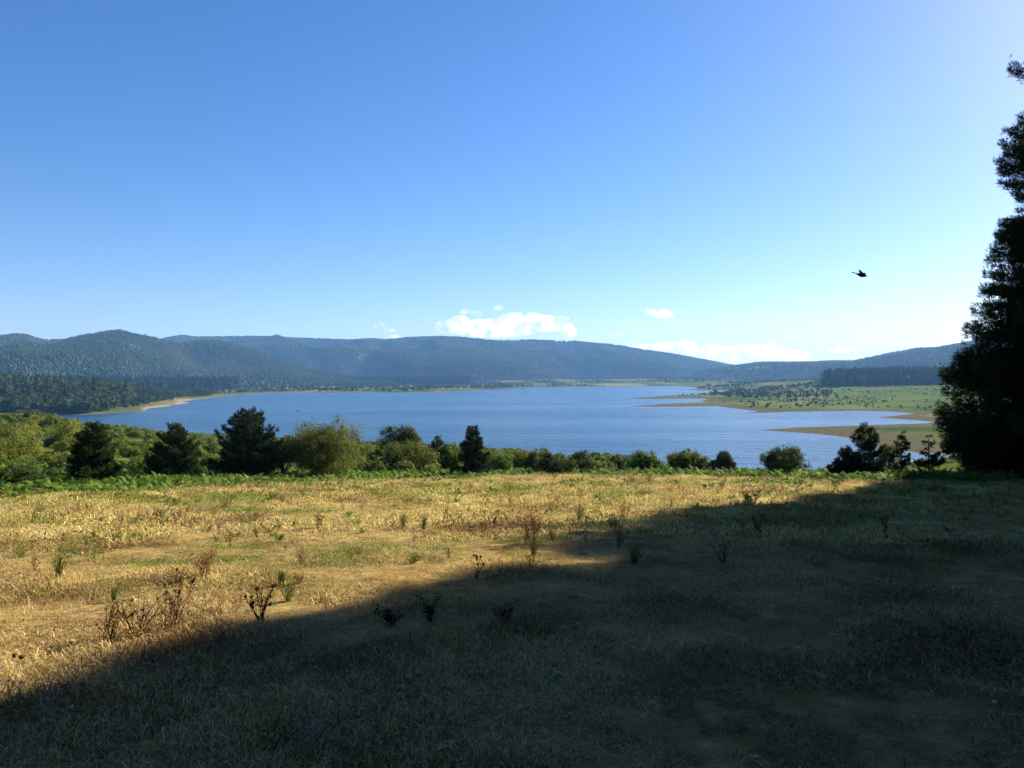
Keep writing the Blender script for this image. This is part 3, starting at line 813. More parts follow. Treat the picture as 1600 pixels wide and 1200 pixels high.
def px_size(y, wpx): return wpx / F * y
def place_bush(px, top, wpx, y, mat, label, cat='shrub', name='shrub', shape='round', seed=1, leaves=7000, size=None, sink=0.1, lobes=18, group=None, hmin=.6):
    x = (px - 800) / F * y; z0 = gz(x, y)
    H = max(hmin, EYE + (HZ - top) / F * y - z0 + sink) * 1.03; W = px_size(y, wpx) * 1.2
    if size is None: size = max(.032, y * 0.00105); leaves = int(leaves * 2.6)
    cr, tr = bush_mesh(W, H, seed, leaves, size, lobes, .05 * W + .02, shape)
    return put_tree(name, label, cat, x, y, cr, tr, mat, barkg, z=z0 - sink, group=group)
def place_conifer(px, top, wpx, y, label, seed, mat=None, tufts=2600, prof=None, tl=.2, tw=.032, up=.6, gap=0., name='pine_tree', whorl=.17, cat='pine tree', lo=.1):
    x = (px - 800) / F * y; z0 = gz(x, y)
    H = EYE + (HZ - top) / F * y - z0 + .1; W = px_size(y, wpx) * 1.08
    prof = prof or (lambda t: (1 - t) ** .75 * (.88 + .12 * math.sin(t * 23 + seed)) * (1 if t > .15 else .8 + 1.3 * t))
    cr, tr = pine_mesh(H, W / 2 * 1.0, seed, prof, int(tufts * 1.7), tl, tw, 7, whorl, lo, up, gap)
    return put_tree(name, label, cat, x, y, cr, tr, mat or m_ypine, bark, z=z0 - .1)

# big ones along the field's edge, left to right
place_conifer(147, 660, 86, 36, 'slim young conifer furthest left along the edge of the field', 11, tufts=2600)
place_conifer(272, 663, 96, 41, 'ragged young conifer, second from the left along the edge of the field', 12, tufts=2800)
place_conifer(390, 643, 104, 45, 'large bushy black green pine touching the round pale shrub', 13, m_pine, 4600, prof=lambda t: min(1, (1.02 - t) ** .55 * 1.05) * (1 if t > .1 else .85 + 1.5 * t))
place_bush(443, 688, 44, 46, m_dark, 'narrow bush squeezed between the large dark pine and the round pale shrub', seed=21, leaves=3200)
place_bush(503, 655, 128, 46.5, m_olive, 'biggest round olive green shrub with sunlit top at the field edge', seed=22, leaves=15000, lobes=34)
place_bush(627, 656, 66, 62, m_dark, 'round headed tree standing above the scrub, lake behind it', 'tree', 'broad_tree', seed=23, leaves=7000, lobes=20)
place_bush(640, 694, 92, 56, m_olive, 'brownish thicket at the foot of the round headed tree', seed=24, leaves=6500, lobes=22)
place_bush(600, 708, 50, 60, m_dark, 'dark low bush left of the round headed tree foot', seed=25, leaves=3000)
place_bush(664, 692, 34, 60, m_olive, 'small rounded bush right of the round headed tree', seed=26, leaves=2400)
place_conifer(684, 682, 46, 58, 'small greyish conifer between the round headed tree and the dark pine', 14, m_ypine, 1100)
place_bush(704, 690, 44, 58, m_grn, 'fresh green bush just left of the dark upright pine', seed=27, leaves=2800)
place_conifer(738, 664, 66, 49, 'dark upright pine alone in the middle of the field edge', 15, m_pine, 2400, up=.3, prof=lambda t: (1 - t) ** .85 * (.85 + .15 * math.sin(t * 23)) + .02)
place_bush(775, 708, 50, 56, m_grn, 'low green bush right behind the dark upright pine', seed=28, leaves=2600)
place_bush(812, 706, 46, 62, m_olive, 'low olive bush in front of the open lake', seed=29, leaves=2400)
place_bush(842, 700, 44, 60, m_olive, 'rounded olive bush behind the leafy dark green bush', seed=30, leaves=2800)
place_bush(868, 709, 62, 50.5, m_dark, 'leafy dark green bush with pale leaf tips at the field edge', seed=31, leaves=5200)
place_bush(912, 706, 58, 52, m_dark, 'upright dark bush right of the leafy dark green bush', seed=32, leaves=4600)
place_bush(932, 704, 20, 85, m_dark, 'tiny round bush far down the slope, left one of a pair', seed=33, leaves=1200)
place_bush(952, 706, 24, 85, m_olive, 'tiny round bush far down the slope, right one of a pair', seed=34, leaves=1400)
place_bush(972, 714, 34, 58, m_dark, 'narrow bush left of the spreading green bush', seed=35, leaves=2200)
place_bush(1008, 708, 60, 56, m_grn, 'spreading green bush with twigs poking out of its top', seed=36, leaves=4800)
place_bush(1073, 705, 60, 57, m_olive, 'smooth dome shaped yellowish bush against the lake', seed=37, leaves=6500, lobes=30)
place_bush(1130, 703, 46, 57, m_grey, 'grey green pointed bush against the lake', shape='cone', seed=38, leaves=5000)
place_bush(1228, 700, 74, 49, m_dark, 'dark dome shaped bush against the lake, right of the grey pointed bush', seed=39, leaves=7000, lobes=26)
place_conifer(1352, 662, 80, 47, 'open ragged pine leaning over the water left of the giant pine', 16, m_pine, 1500, gap=.3, up=.7, tl=.24, whorl=.22)
place_conifer(1322, 700, 60, 46, 'low spreading pine at the foot of the open ragged pine', 17, m_pine, 900, gap=.2, up=.5, tl=.24)
place_bush(1388, 690, 44, 50, m_olive, 'thin brownish bush between the two small pines at the right', seed=40, leaves=1800)
place_conifer(1409, 676, 34, 47, 'thin young pine with bare gaps, middle one right of the ragged pine', 18, m_pine, 420, gap=.5, up=.6, whorl=.22)
place_conifer(1452, 681, 42, 47, 'thin young pine with bare gaps, next to the giant pine', 19, m_pine, 420, gap=.5, up=.6, whorl=.22)

# left hand slope
LEFT = [(62, 662, 120, 62, m_lime, 'pale yellow green tree with several rounded heads at the far left'),
        (14, 684, 90, 46, m_lime, 'light green bushy tree cut by the left edge'),
        (-40, 668, 120, 60, m_olive, 'olive tree just outside the left edge'),
        (110, 690, 60, 54, m_olive, 'olive bush behind the slim young conifer'),
        (75, 669, 30, 120, m_dark, 'small dark bush above the pale yellow green tree'),
        (108, 667, 32, 160, m_olive, 'brownish bush by the sandy tip of the near shore'),
        (34, 652, 34, 210, m_olive, 'rounded bush high on the near headland at the left'),
        (8, 650, 34, 190, m_dark, 'dark bush on the near headland by the left edge'),
        (190, 690, 60, 90, m_olive, 'olive scrub bush between the first two conifers'),
        (200, 712, 50, 58, m_grn, 'green bush low between the first two conifers'),
        (220, 735, 44, 44, m_grn, 'fresh green bush in the bracken between the first two conifers'),
        (312, 706, 60, 64, m_olive, 'olive bush between the second conifer and the large dark pine'),
        (330, 722, 40, 50, m_olive, 'lower bush left of the large dark pine'),
        (60, 735, 90, 34, m_grn, 'low bright green bush at the left border of the field'),
        (24, 742, 60, 32, m_dark, 'low dark bush at the left border of the field'),
        (105, 722, 70, 44, m_lime, 'bush with yellowish leaf tips left of the slim young conifer')]
for k, (px, top, wp, y, m, lb) in enumerate(LEFT):
    place_bush(px, top, wp, y, m, lb, seed=60 + k, leaves=3800 if wp > 50 else 1500, hmin=.9)
place_bush(200, 664, 26, 372, m_grey, 'single round grey bush standing at the water edge on the left', seed=81, leaves=1400, hmin=4)

# ---- scrub and bracken (ground cover)
def near_pts(n, y0, y1, cond, umin=-.80, umax=.80, pw=0.5):
    y = y0 + (y1 - y0) * NR.rand(n) ** pw; u = NR.uniform(umin, umax, n)
    px = 800 + u * F; ye = edge_y(px); sh = shore_y(px)
    k = cond(u * y, y, px, y - ye, sh - y)
    x, y = (u * y)[k], y[k]
    return x, y, ground_z(x, y)

sp = []
for s_ in range(6):
    v, f, t_ = broad_far(400 + s_, 520, h=.75, rad=.5, nl=10); sp.append(mesh_np('scrub', v, f, [m_olive, m_lime, m_grn, m_olive, m_dark, m_grn][s_], col=t_))
def put_stuff(name, label, cat, P_, size, protos, tilt=.05, zvar=.25, sink=.05, var=(.6, 1.3)):
    x, y, z = P_; n = len(x)
    s_ = (size(x, y) if callable(size) else size) * NR.uniform(var[0], var[1], n)
    S_, R_ = sc_rot(n, s_, tilt, zvar)
    o = scatter(name, np.stack([x, y, z - sink], 1), S_, R_, NR.randint(0, len(protos), n), protos)
    return tag(o, label, cat, kind='stuff')
put_stuff('scrub', 'broom and bramble scrub covering the slope down to the lake', 'scrub',
          near_pts(19000, 30, 440, lambda x, y, p, d, s: (d > 5) & (s > 6) & (fbm(x / 14, y / 22, 91, 3) > .22) & (p < 820) & ~((p < 150) & (y > 300))), lambda x, y: 1.0 + y * .005, sp, sink=.1)
put_stuff('scrub', 'low scrub hiding the drop behind the bracken in the middle and right', 'scrub',
          near_pts(2600, 50, 235, lambda x, y, p, d, s: (d > 5) & (s > 8) & (p >= 560) & (fbm(x / 10, y / 16, 92, 3) > .42)), lambda x, y: .85 + y * .001, sp, sink=.1)
put_stuff('scrub', 'waist high green scrub filling the gaps between the bushes in the middle', 'scrub',
          near_pts(2200, 44, 82, lambda x, y, p, d, s: (d > 4) & (p >= 540) & (p < 1030) & (fbm(x / 4, y / 6, 98, 3) > .40)), lambda x, y: 1.55 + 0 * x, sp, sink=.1)

m_fern = foliage_mat('bracken_fronds', (0.045, 0.10, 0.014), (0.11, 0.20, 0.027), (0.24, 0.31, 0.06), 0.4, 'tint', 0.25, 0.45)
def fern_mesh(seed, nf=7, H=1.0):
    rs = np.random.RandomState(seed); T = []; tn = []
    for q in range(nf):
        a = q * 6.283 / nf + rs.rand() * .8; L = H * rs.uniform(.7, 1.15); arch = rs.uniform(.5, 1.0)
        dr = np.array([math.cos(a), math.sin(a), 0]); sdv = np.array([-dr[1], dr[0], 0]); tv = rs.rand()
        u = np.linspace(.15, 1, 15)
        pos = dr * (L * .75 * u)[:, None] + np.array([0, 0, 1]) * (L * (1.0 * u - arch * .75 * u ** 2))[:, None]
        tang = np.gradient(pos, axis=0); tang /= np.linalg.norm(tang, axis=1, keepdims=True)
        for i in range(len(u) - 1):
            pl = L * .26 * (1 - u[i]) ** .7 + .02; wd = L * .03
            for sg in (-1, 1):
                tip = pos[i] + (sdv * sg + tang[i] * .35) * pl + [0, 0, -.15 * pl]
                T += [pos[i] - tang[i] * wd, tip, pos[i] + tang[i] * wd]; tn += [tv] * 3
    return np.array(T), np.arange(len(T)).reshape(-1, 3), np.clip(np.array(tn) * .8 + .1, 0, 1)
fp = [mesh_np('bracken', *fern_mesh(500 + s_, 6 + s_ % 3)[:2], m_fern, col=fern_mesh(500 + s_, 6 + s_ % 3)[2]) for s_ in range(5)]
put_stuff('bracken', 'belt of green bracken along the far edge of the dry field', 'bracken',
          near_pts(15000, 24, 62, lambda x, y, p, d, s: (d > -1.8 + 2.4 * (fbm(x / 3, y / 3, 95, 2) - .5) * 2) & (d < 7 + 7 * (p < 400)), pw=.8), lambda x, y: .55 + .2 * (x > 0), fp, .16, .3, .02)
put_stuff('bracken', 'loose green bracken fronds scattered over the upper part of the dry field', 'bracken',
          near_pts(6000, 13, 52, lambda x, y, p, d, s: (d < -1) & (d > -34) & (NR.rand(len(x)) < np.exp(d / 9.5)) & (fbm(x / 3.2, y / 3.2, 96, 3) > .48), pw=.8), lambda x, y: .16 + .006 * y, fp, .15, .2, .02)
# ------------------------------------------------------------------ grass of the field
def blades(seed, n, rad, hmin, hmax, wd, lie=.7):
    rs = np.random.RandomState(seed)
    a = rs.rand(n) * 6.283; r = rad * np.sqrt(rs.rand(n))
    base = np.stack([r * np.cos(a), r * np.sin(a), 0 * a - .006], 1)
    h = rs.uniform(hmin, hmax, n) * rs.uniform(.5, 1, n); az = rs.rand(n) * 6.283; ln = lie * rs.uniform(.2, 1.5, n)
    d = np.stack([np.cos(az), np.sin(az), 0 * az], 1); up = np.array([0, 0, 1.])
    sdv = np.stack([-np.sin(az), np.cos(az), 0 * az], 1)
    tw = rs.randn(n, 1) * .5; sdv = sdv + d * tw
    mid = base + up * (h * .55)[:, None] + d * (h * ln * .35)[:, None]
    tip = base + up * (h * np.clip(1.0 - ln * .45, .15, 1))[:, None] + d * (h * ln)[:, None]
    w_ = (wd * rs.uniform(.6, 1.3, n))[:, None]
    V = np.stack([base - sdv * w_, base + sdv * w_, mid + sdv * w_ * .8, mid - sdv * w_ * .8, tip], 1).reshape(-1, 3)
    o = np.arange(n)[:, None] * 5
    Ft = np.concatenate([o + [0, 1, 2], o + [0, 2, 3], o + [3, 2, 4]])
    return V, Ft, np.repeat(rs.rand(n), 5)
def grass_mat(name, stops, tr):
    m = foliage_mat(name, *stops, trans=tr, source='tint', noise_scale=.9, gloss=.6); return m
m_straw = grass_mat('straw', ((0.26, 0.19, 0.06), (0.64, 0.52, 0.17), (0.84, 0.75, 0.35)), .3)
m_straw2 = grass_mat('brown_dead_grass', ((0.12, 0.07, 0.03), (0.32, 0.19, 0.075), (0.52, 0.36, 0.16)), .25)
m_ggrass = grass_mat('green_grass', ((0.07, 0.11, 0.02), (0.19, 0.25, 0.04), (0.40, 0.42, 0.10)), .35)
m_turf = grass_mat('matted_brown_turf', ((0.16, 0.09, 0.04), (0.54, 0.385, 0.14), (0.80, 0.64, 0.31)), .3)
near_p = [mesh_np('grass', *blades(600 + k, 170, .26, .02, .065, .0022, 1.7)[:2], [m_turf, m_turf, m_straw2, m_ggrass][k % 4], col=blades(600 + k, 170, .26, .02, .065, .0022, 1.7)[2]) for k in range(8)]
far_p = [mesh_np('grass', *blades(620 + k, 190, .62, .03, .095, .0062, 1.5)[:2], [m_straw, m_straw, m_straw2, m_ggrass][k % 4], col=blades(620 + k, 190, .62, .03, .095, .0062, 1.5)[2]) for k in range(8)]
def kinds(x, y, n):
    f = fbm(x / 2.2, y / 2.2, 130, 4); g_ = fbm(x / 1.3, y / 1.3, 140, 3); r_ = NR.rand(n)
    grn = r_ < np.clip((f - .56 + .05 * sstep(14, 30, y)) * 3.0 * sstep(3, 14, y) + .03 + sstep(10, 40, y) * .16 + .5 * sstep(.52, .66, fbm(x / 4, y / 4, 131, 3)) * sstep(9, 16, y), 0, .7)
    brn = (~grn) & (NR.rand(n) < np.clip((g_ - .48) * 3.5 + .12, .03, .8))
    return np.where(grn, 3, np.where(brn, 2, NR.randint(0, 2, n))) + 4 * NR.randint(0, 2, n)
def lay_grass(label, n, y0, y1, protos, pw, sc, umax, cond=None):
    y = y0 + (y1 - y0) * NR.rand(n) ** pw; u = NR.uniform(-umax, umax, n); x = u * (y + 1.2)
    ye = edge_y(800 + F * x / np.maximum(y, .5)); k = y < ye + 2
    if cond is not None: k &= cond(x, y)
    x, y = x[k], y[k]; n = len(x)
    tus = fbm(x / .8, y / .8, 155, 3) + .35 * (fbm(x / 5, y / 5, 156, 2) - .5)
    kk = (tus > .34) | (NR.rand(n) < .7); x, y, tus = x[kk], y[kk], tus[kk]; n = len(x)
    S_, R_ = sc_rot(n, NR.uniform(.75, 1.2, n) * sc * (.55 + .95 * sstep(.35, .72, tus)), .08, .35); S_[:, 2] *= .7 + .6 * sstep(.5, .75, tus)
    return tag(scatter('grass', np.stack([x, y, ground_z(x, y)], 1), S_, R_, kinds(x, y, n), protos), label, 'grass', kind='stuff')
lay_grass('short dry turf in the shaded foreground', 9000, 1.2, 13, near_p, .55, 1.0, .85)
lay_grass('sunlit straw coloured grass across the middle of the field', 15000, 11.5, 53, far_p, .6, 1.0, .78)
m_pink = grass_mat('pinkish_seed_stalks', ((0.22, 0.13, 0.08), (0.48, 0.31, 0.19), (0.70, 0.52, 0.36)), .3)
# taller seed stalks
tall_p = [mesh_np('grass', *blades(640 + k, 22, .22, .14, .36, .0032, .5)[:2], [m_straw, m_pink, m_ggrass][k % 3], col=blades(640 + k, 22, .22, .14, .36, .0032, .5)[2]) for k in range(6)]
put_stuff('tall_grass', 'taller dry stalks and green tufts standing in the field', 'grass',
          near_pts(8000, 5, 52, lambda x, y, p, d, s: (d < 2) & (fbm(x / 1.8, y / 1.8, 160, 4) > .54) & (NR.rand(len(x)) < .25 + .75 * sstep(12, 40, y)), pw=.75), lambda x, y: .55 + .012 * y, tall_p, .1, .2, .01)

# ------------------------------------------------------------------ single weeds
m_stalk = foliage_mat('dead_stalk', (0.03, 0.02, 0.012), (0.08, 0.05, 0.028), (0.16, 0.11, 0.06), 0, 'rand', None, .9)
m_pale = foliage_mat('pale_stalk', (0.30, 0.27, 0.20), (0.42, 0.38, 0.30), (0.5, 0.46, 0.38), 0, 'rand', None, .9)
m_red = foliage_mat('rusty_stalk', (0.16, 0.07, 0.03), (0.27, 0.13, 0.055), (0.36, 0.2, 0.09), .1, 'rand', None, .9)
def head_mesh(mat, seed=1):
    rs = np.random.RandomState(seed); V, Fi = ICO1
    T = [V * .62 * [1, 1, .9]]; Ff = [Fi]; off = len(V)
    d = rs.randn(46, 3); d /= np.linalg.norm(d, axis=1, keepdims=True)
    sdv = np.cross(d, rs.randn(46, 3)); sdv /= np.linalg.norm(sdv, axis=1, keepdims=True)
    T.append(np.stack([d * .4 - sdv * .1, d * .4 + sdv * .1, d * 1.2], 1).reshape(-1, 3)); Ff.append(np.arange(138).reshape(-1, 3) + off)
    return mesh_np('seed_head', np.concatenate(T), np.concatenate(Ff), mat)
hd_dark, hd_pale = head_mesh(m_stalk), head_mesh(m_pale, 2)
def weed(px, row, hpx, wpx, label, cat, name, seed, mat=m_stalk, stems=6, heads=8, head=hd_dark, hr=.018, twigs=3, thick=.005, leafy=None, loc=None):
    p = G(px, row) if loc is None else loc
    y = p[1]; H = hpx / F * y; W = wpx / F * y
    rs = np.random.RandomState(seed); paths = []; tips = []
    for s_ in range(stems):
        a = rs.rand() * 6.283; sp_ = W / 2 * rs.uniform(.15, 1); hh = H * rs.uniform(.55, 1)
        b0 = np.array([rs.uniform(-.1, .1) * W, rs.uniform(-.1, .1) * W, -.02])
        tgt = np.array([math.cos(a) * sp_, math.sin(a) * sp_, hh])
        k = np.linspace(0, 1, 6)[:, None]
        pts = b0 + (tgt - b0) * k + np.array([rs.uniform(-.06, .06), rs.uniform(-.06, .06), .05]) * H * np.sin(k * 3.14) + rs.randn(6, 3) * .012 * H
        pts[0] = b0
        paths.append((pts, thick * np.linspace(1, .45, 6))); tips.append(pts[-1])
        for t_ in range(twigs):
            i = rs.randint(2, 5); q = pts[i]; d = np.array([rs.randn(), rs.randn(), 1.1]); d /= np.linalg.norm(d); L = H * rs.uniform(.12, .3)
            e = q + d * L; paths.append((np.array([q, q + d * L * .5 + rs.randn(3) * .01 * H, e]), thick * np.array([.6, .5, .35]))); tips.append(e)
    r = empty(name, tuple(p)); tag(r, label, cat)
    obj('stems', mesh_np('stems', *tubes(paths, 4), mat), r)
    if leafy:
        allp = np.concatenate([q[0] for q in paths]); n = leafy[1]; i = rs.randint(0, len(allp), n)
        c = allp[i] + rs.randn(n, 3) * [.03 * H + .008, .03 * H + .008, .05 * H]; c[:, 2] = np.abs(c[:, 2])
        v, f = leaf_quads(c, rs.randn(n, 3) + [0, 0, .5], leafy[2] * rs.uniform(.6, 1.3, n), rs, .35)
        obj('leaves', mesh_np('leaves', v, f, leafy[0], col=np.repeat(rs.rand(n), 4)), r)
    rs.shuffle(tips)
    for q in tips[:heads]:
        h_ = obj('seed_head', head, r); h_.location = tuple(q); s_ = hr * rs.uniform(.75, 1.25); h_.scale = (s_, s_, s_ * 1.15)
        h_.rotation_euler = (rs.uniform(-.4, .4), rs.uniform(-.4, .4), rs.rand() * 6)
    return r
sm = (m_straw2, 260, .012)
weed(410, 972, 60, 62, 'black dried thistle with several upright stalks, silhouetted on the shadow edge', 'thistle', 'dried_thistle', 1, stems=8, heads=9, thick=.007, leafy=(m_stalk, 160, .012))
weed(265, 985, 88, 80, 'tall dried thistle with round dark heads at the left of the shadow edge', 'thistle', 'dried_thistle', 2, stems=9, heads=13, hr=.019, leafy=(m_straw2, 220, .013))
weed(215, 1000, 82, 90, 'spreading dried thistle between the tall thistle and the left border', 'thistle', 'dried_thistle', 3, stems=9, heads=11, hr=.015, leafy=(m_straw2, 320, .013))
weed(165, 1008, 70, 80, 'low dead thistle tangle furthest left in the clump of thistles', 'thistle', 'dried_thistle', 4, stems=8, heads=6, hr=.013, leafy=(m_straw2, 380, .013))
weed(22, 1062, 46, 30, 'two headed thistle by the left border just under the shadow edge', 'thistle', 'dried_thistle', 5, mat=m_pale, stems=2, heads=2, hr=.022, twigs=0)
weed(745, 904, 38, 36, 'small black thistle in the middle on the shadow edge', 'thistle', 'dried_thistle', 6, stems=4, heads=6, hr=.018)
weed(470, 1180, 110, 90, 'pale dead thistle in the shaded foreground', 'thistle', 'dried_thistle', 7, mat=m_pale, stems=8, heads=4, head=hd_pale, hr=.012, thick=.003, leafy=(m_pale, 120, .008))
weed(75, 1160, 110, 90, 'tall pale dead stalks at the lower left corner', 'weed', 'dead_weed', 8, mat=m_pale, stems=7, heads=1, head=hd_pale, hr=.01, thick=.0025)
weed(672, 972, 46, 46, 'dark leafy weed in the shade left of the middle', 'weed', 'leafy_weed', 9, stems=7, heads=0, leafy=(m_dark, 420, .016))
weed(610, 978, 34, 70, 'low dark weed patch beside the dark leafy weed', 'weed', 'leafy_weed', 10, stems=9, heads=0, leafy=(m_stalk, 360, .014))
weed(832, 850, 62, 60, 'branchy rust coloured dead weed in the middle of the field', 'weed', 'dead_weed', 12, mat=m_red, stems=9, heads=0, twigs=6, thick=.006, leafy=(m_straw2, 420, .02))
weed(320, 902, 46, 70, 'rounded reddish brown dead weed in the sunlit grass at the left', 'weed', 'dead_weed', 13, mat=m_red, stems=16, heads=0, twigs=6, thick=.004, leafy=(m_straw2, 420, .014))
weed(468, 912, 20, 26, 'small rusty dead weed above the black thistle', 'weed', 'dead_weed', 14, mat=m_red, stems=8, heads=0, twigs=4, thick=.004, leafy=(m_straw2, 120, .012))
weed(755, 842, 44, 46, 'reddish dead weed left of the branchy rust coloured one', 'weed', 'dead_weed', 15, mat=m_red, stems=9, heads=0, twigs=5, thick=.004, leafy=(m_straw2, 220, .016))
weed(975, 812, 40, 60, 'dry twiggy weed where the shadow edge bends', 'weed', 'dead_weed', 16, mat=m_red, stems=9, heads=0, twigs=5, thick=.006, leafy=(m_straw2, 240, .02))
weed(1175, 790, 26, 50, 'dark spiky broom tuft on the shadow edge at the right', 'broom', 'broom_tuft', 17, mat=m_stalk, stems=22, heads=0, twigs=3, thick=.008, leafy=(m_dark, 320, .03))
weed(1298, 772, 34, 50, 'twiggy weed at the far right end of the sunlit strip', 'weed', 'dead_weed', 18, stems=9, heads=5, hr=.03, thick=.008)
weed(1245, 768, 20, 50, 'group of dark seed heads near the far right end of the sunlit strip', 'thistle', 'dried_thistle', 19, stems=7, heads=9, hr=.035, thick=.006)
weed(1185, 842, 40, 40, 'dark upright weed in the shade below the broom tuft', 'weed', 'dead_weed', 20, stems=8, heads=3, hr=.02, thick=.006)
weed(1385, 840, 46, 36, 'tall dead weed standing in the shade at the right', 'weed', 'dead_weed', 21, stems=6, heads=2, hr=.02, thick=.006)
weed(785, 978, 44, 50, 'dead weed in the shade below the middle of the shadow edge', 'weed', 'dead_weed', 22, stems=9, heads=2, hr=.012, leafy=(m_stalk, 200, .012))
weed(1130, 880, 40, 50, 'dead weed in the shade with pale flecks around it', 'weed', 'dead_weed', 23, stems=8, heads=4, head=hd_pale, hr=.014)
BROOM = [(90, 905, 46, 30, 'tall bright green broom shoot left in the sunlit grass'), (30, 872, 34, 70, 'wide green tuft at the left border'), (110, 872, 26, 50, 'grey green tuft right of the wide green tuft'),
         (178, 940, 26, 20, 'small green shoot above the dried thistles'), (450, 940, 40, 40, 'green broom shoot beside the black thistle'), (440, 915, 26, 24, 'smaller green shoot above the black thistle'),
         (498, 824, 26, 20, 'green shoot in the sunlit grass, lower one of two above the thistle'), (630, 824, 22, 18, 'green shoot left of two in the middle'), (662, 828, 22, 18, 'green shoot right of two in the middle'),
         (905, 812, 28, 24, 'green shoot between the rusty weed and the shadow bend'), (250, 812, 26, 46, 'bushy green tuft in the upper left of the field'), (60, 806, 16, 26, 'dark green tuft in the upper left corner of the field'),
         (157, 818, 12, 26, 'small dark green tuft right of the upper left corner'), (425, 782, 20, 36, 'green tuft in the upper field below the round pale shrub'), (350, 795, 24, 50, 'green tuft in the upper field below the large dark pine'),
         (990, 880, 36, 50, 'dim green broom tuft in the shade'), (645, 880, 16, 40, 'low green tuft in the middle of the sunlit grass'), (834, 868, 30, 26, 'green shoot at the base of the branchy rust coloured weed')]
m_broom = foliage_mat('broom_stems', (0.06, 0.11, 0.015), (0.13, 0.20, 0.03), (0.24, 0.30, 0.06), .25, 'rand', None, .5)
for k, (px, row, h_, w_, lb) in enumerate(BROOM):
    pt = G(px, row); sc_ = pt[1] / 12
    weed(px, row, h_, w_, lb, 'broom', 'broom_shoot', 300 + k, mat=m_broom, stems=34, heads=0, twigs=2, thick=.0028 * max(1, sc_), leafy=(m_ggrass, 200, .007 * max(1, sc_)), loc=pt)

def weed_proto(seed, mat, leaf):
    rs = np.random.RandomState(seed); paths = []
    for s_ in range(9):
        a = rs.rand() * 6.283; hh = rs.uniform(.5, 1); tgt = np.array([math.cos(a) * .4 * rs.rand(), math.sin(a) * .4 * rs.rand(), hh]); k = np.linspace(0, 1, 5)[:, None]
        pts = tgt * k + rs.randn(5, 3) * .02; pts[0] = 0; paths.append((pts, np.linspace(.014, .006, 5)))
        for t_ in range(5):
            q = pts[rs.randint(2, 5)]; d = np.array([rs.randn(), rs.randn(), 1.0]); d /= np.linalg.norm(d); e = q + d * rs.uniform(.12, .3); paths.append((np.array([q, e]), np.array([.008, .005])))
    v, f = tubes(paths, 3); allp = np.concatenate([q[0] for q in paths[1:]]); i = rs.randint(0, len(allp), 260)
    lv, lf = leaf_quads(allp[i] + rs.randn(260, 3) * .04, rs.randn(260, 3), .028 * rs.uniform(.6, 1.3, 260), rs, .5)
    return mesh_np('dead_weed', np.concatenate([v, lv]), np.concatenate([f, lf + len(v)]), mat, col=np.concatenate([np.full(len(v), .3), np.repeat(rs.rand(260), 4)]))
wpr = [weed_proto(820 + k, (m_pink, m_straw2, m_pink, m_ggrass)[k]  , None) for k in range(4)]
put_stuff('dead_weeds', 'many low twiggy brown weeds thinly scattered through the field', 'weeds',
          near_pts(520, 9, 50, lambda x, y, p, d, s: (d < -1) & (fbm(x / 3, y / 3, 180, 3) > .47), pw=.8), lambda x, y: .24 + .003 * y, wpr, .1, .2, .01)
# pale stones and chips in the shade
m_stone, nt, b, out = mat_new('pale_stone')
nt.links.new(ramp(nt, wnoise(nt, 30, 4, .6, 'obj'), [(0.3, (0.32, 0.31, 0.30)), (0.7, (0.62, 0.6, 0.58))]), b.inputs['Base Color']); b.inputs['Roughness'].default_value = .9
STN = [(1395, 918, 9), (1490, 922, 9), (1275, 978, 5), (1240, 985, 5), (1185, 935, 8), (1418, 1043, 6), (990, 1018, 8), (1012, 1022, 10), (955, 945, 5), (1508, 982, 10), (1555, 1105, 12), (1180, 1192, 14), (870, 1060, 14), (1000, 1020, 6), (522, 1178, 9), (112, 1112, 10), (620, 1042, 7), (1290, 990, 5), (1045, 858, 6), (1140, 845, 6), (1085, 980, 5)]
for k, (px, row, s_) in enumerate(STN):
    pt = G(px, row); rs = np.random.RandomState(700 + k); r_ = s_ * .36 / F * pt[1]
    v = ICO2[0] * (1 + .5 * (fbm(ICO2[0][:, 0] * 1.7 + k, ICO2[0][:, 1] * 1.7 + ICO2[0][:, 2], k, 3)[:, None] - .5)) * [1.3, 1, .65] * r_
    o = obj('stone', mesh_np('stone', v, ICO2[1], m_stone, smooth=False), loc=tuple(pt + [0, 0, r_ * .5 + .02])); o.rotation_euler = (rs.uniform(-.4, .4), rs.uniform(-.4, .4), rs.rand() * 6)
    tag(o, 'small pale stone lying in the shaded turf', 'stone', 'pale stones in the shaded turf')
# straw bits and dry leaves lying about
def litter_mesh(seed, mat, n=26):
    rs = np.random.RandomState(seed); paths = []
    for q in range(n):
        c = np.array([rs.uniform(-.5, .5), rs.uniform(-.5, .5), rs.uniform(.01, .04)]); a = rs.rand() * 6.28; L = rs.uniform(.02, .10)
        d = np.array([math.cos(a), math.sin(a), rs.uniform(-.1, .35)])
        paths.append((np.array([c, c + d * L * .5 + [0, 0, .006], c + d * L]), np.array([.0016, .0016, .001])))
    v, f = tubes(paths, 3)
    m2 = 8; cc = np.stack([rs.uniform(-.5, .5, m2), rs.uniform(-.5, .5, m2), rs.uniform(.02, .04, m2)], 1)
    lv, lf = leaf_quads(cc, rs.randn(m2, 3) + [0, 0, 1], rs.uniform(.006, .014, m2), rs, .6)
    return mesh_np('litter', np.concatenate([v, lv]), np.concatenate([f, lf + len(v)]), mat)
lp = [litter_mesh(800 + k, m_pale) for k in range(4)]
put_stuff('litter', 'pale straw bits and dry leaf scraps lying in the turf', 'litter', near_pts(2600, 2.2, 22, lambda x, y, p, d, s: (fbm(x / 1.2, y / 1.2, 170, 2) > .5), pw=.7), 1.0, lp, .02, .1, 0)

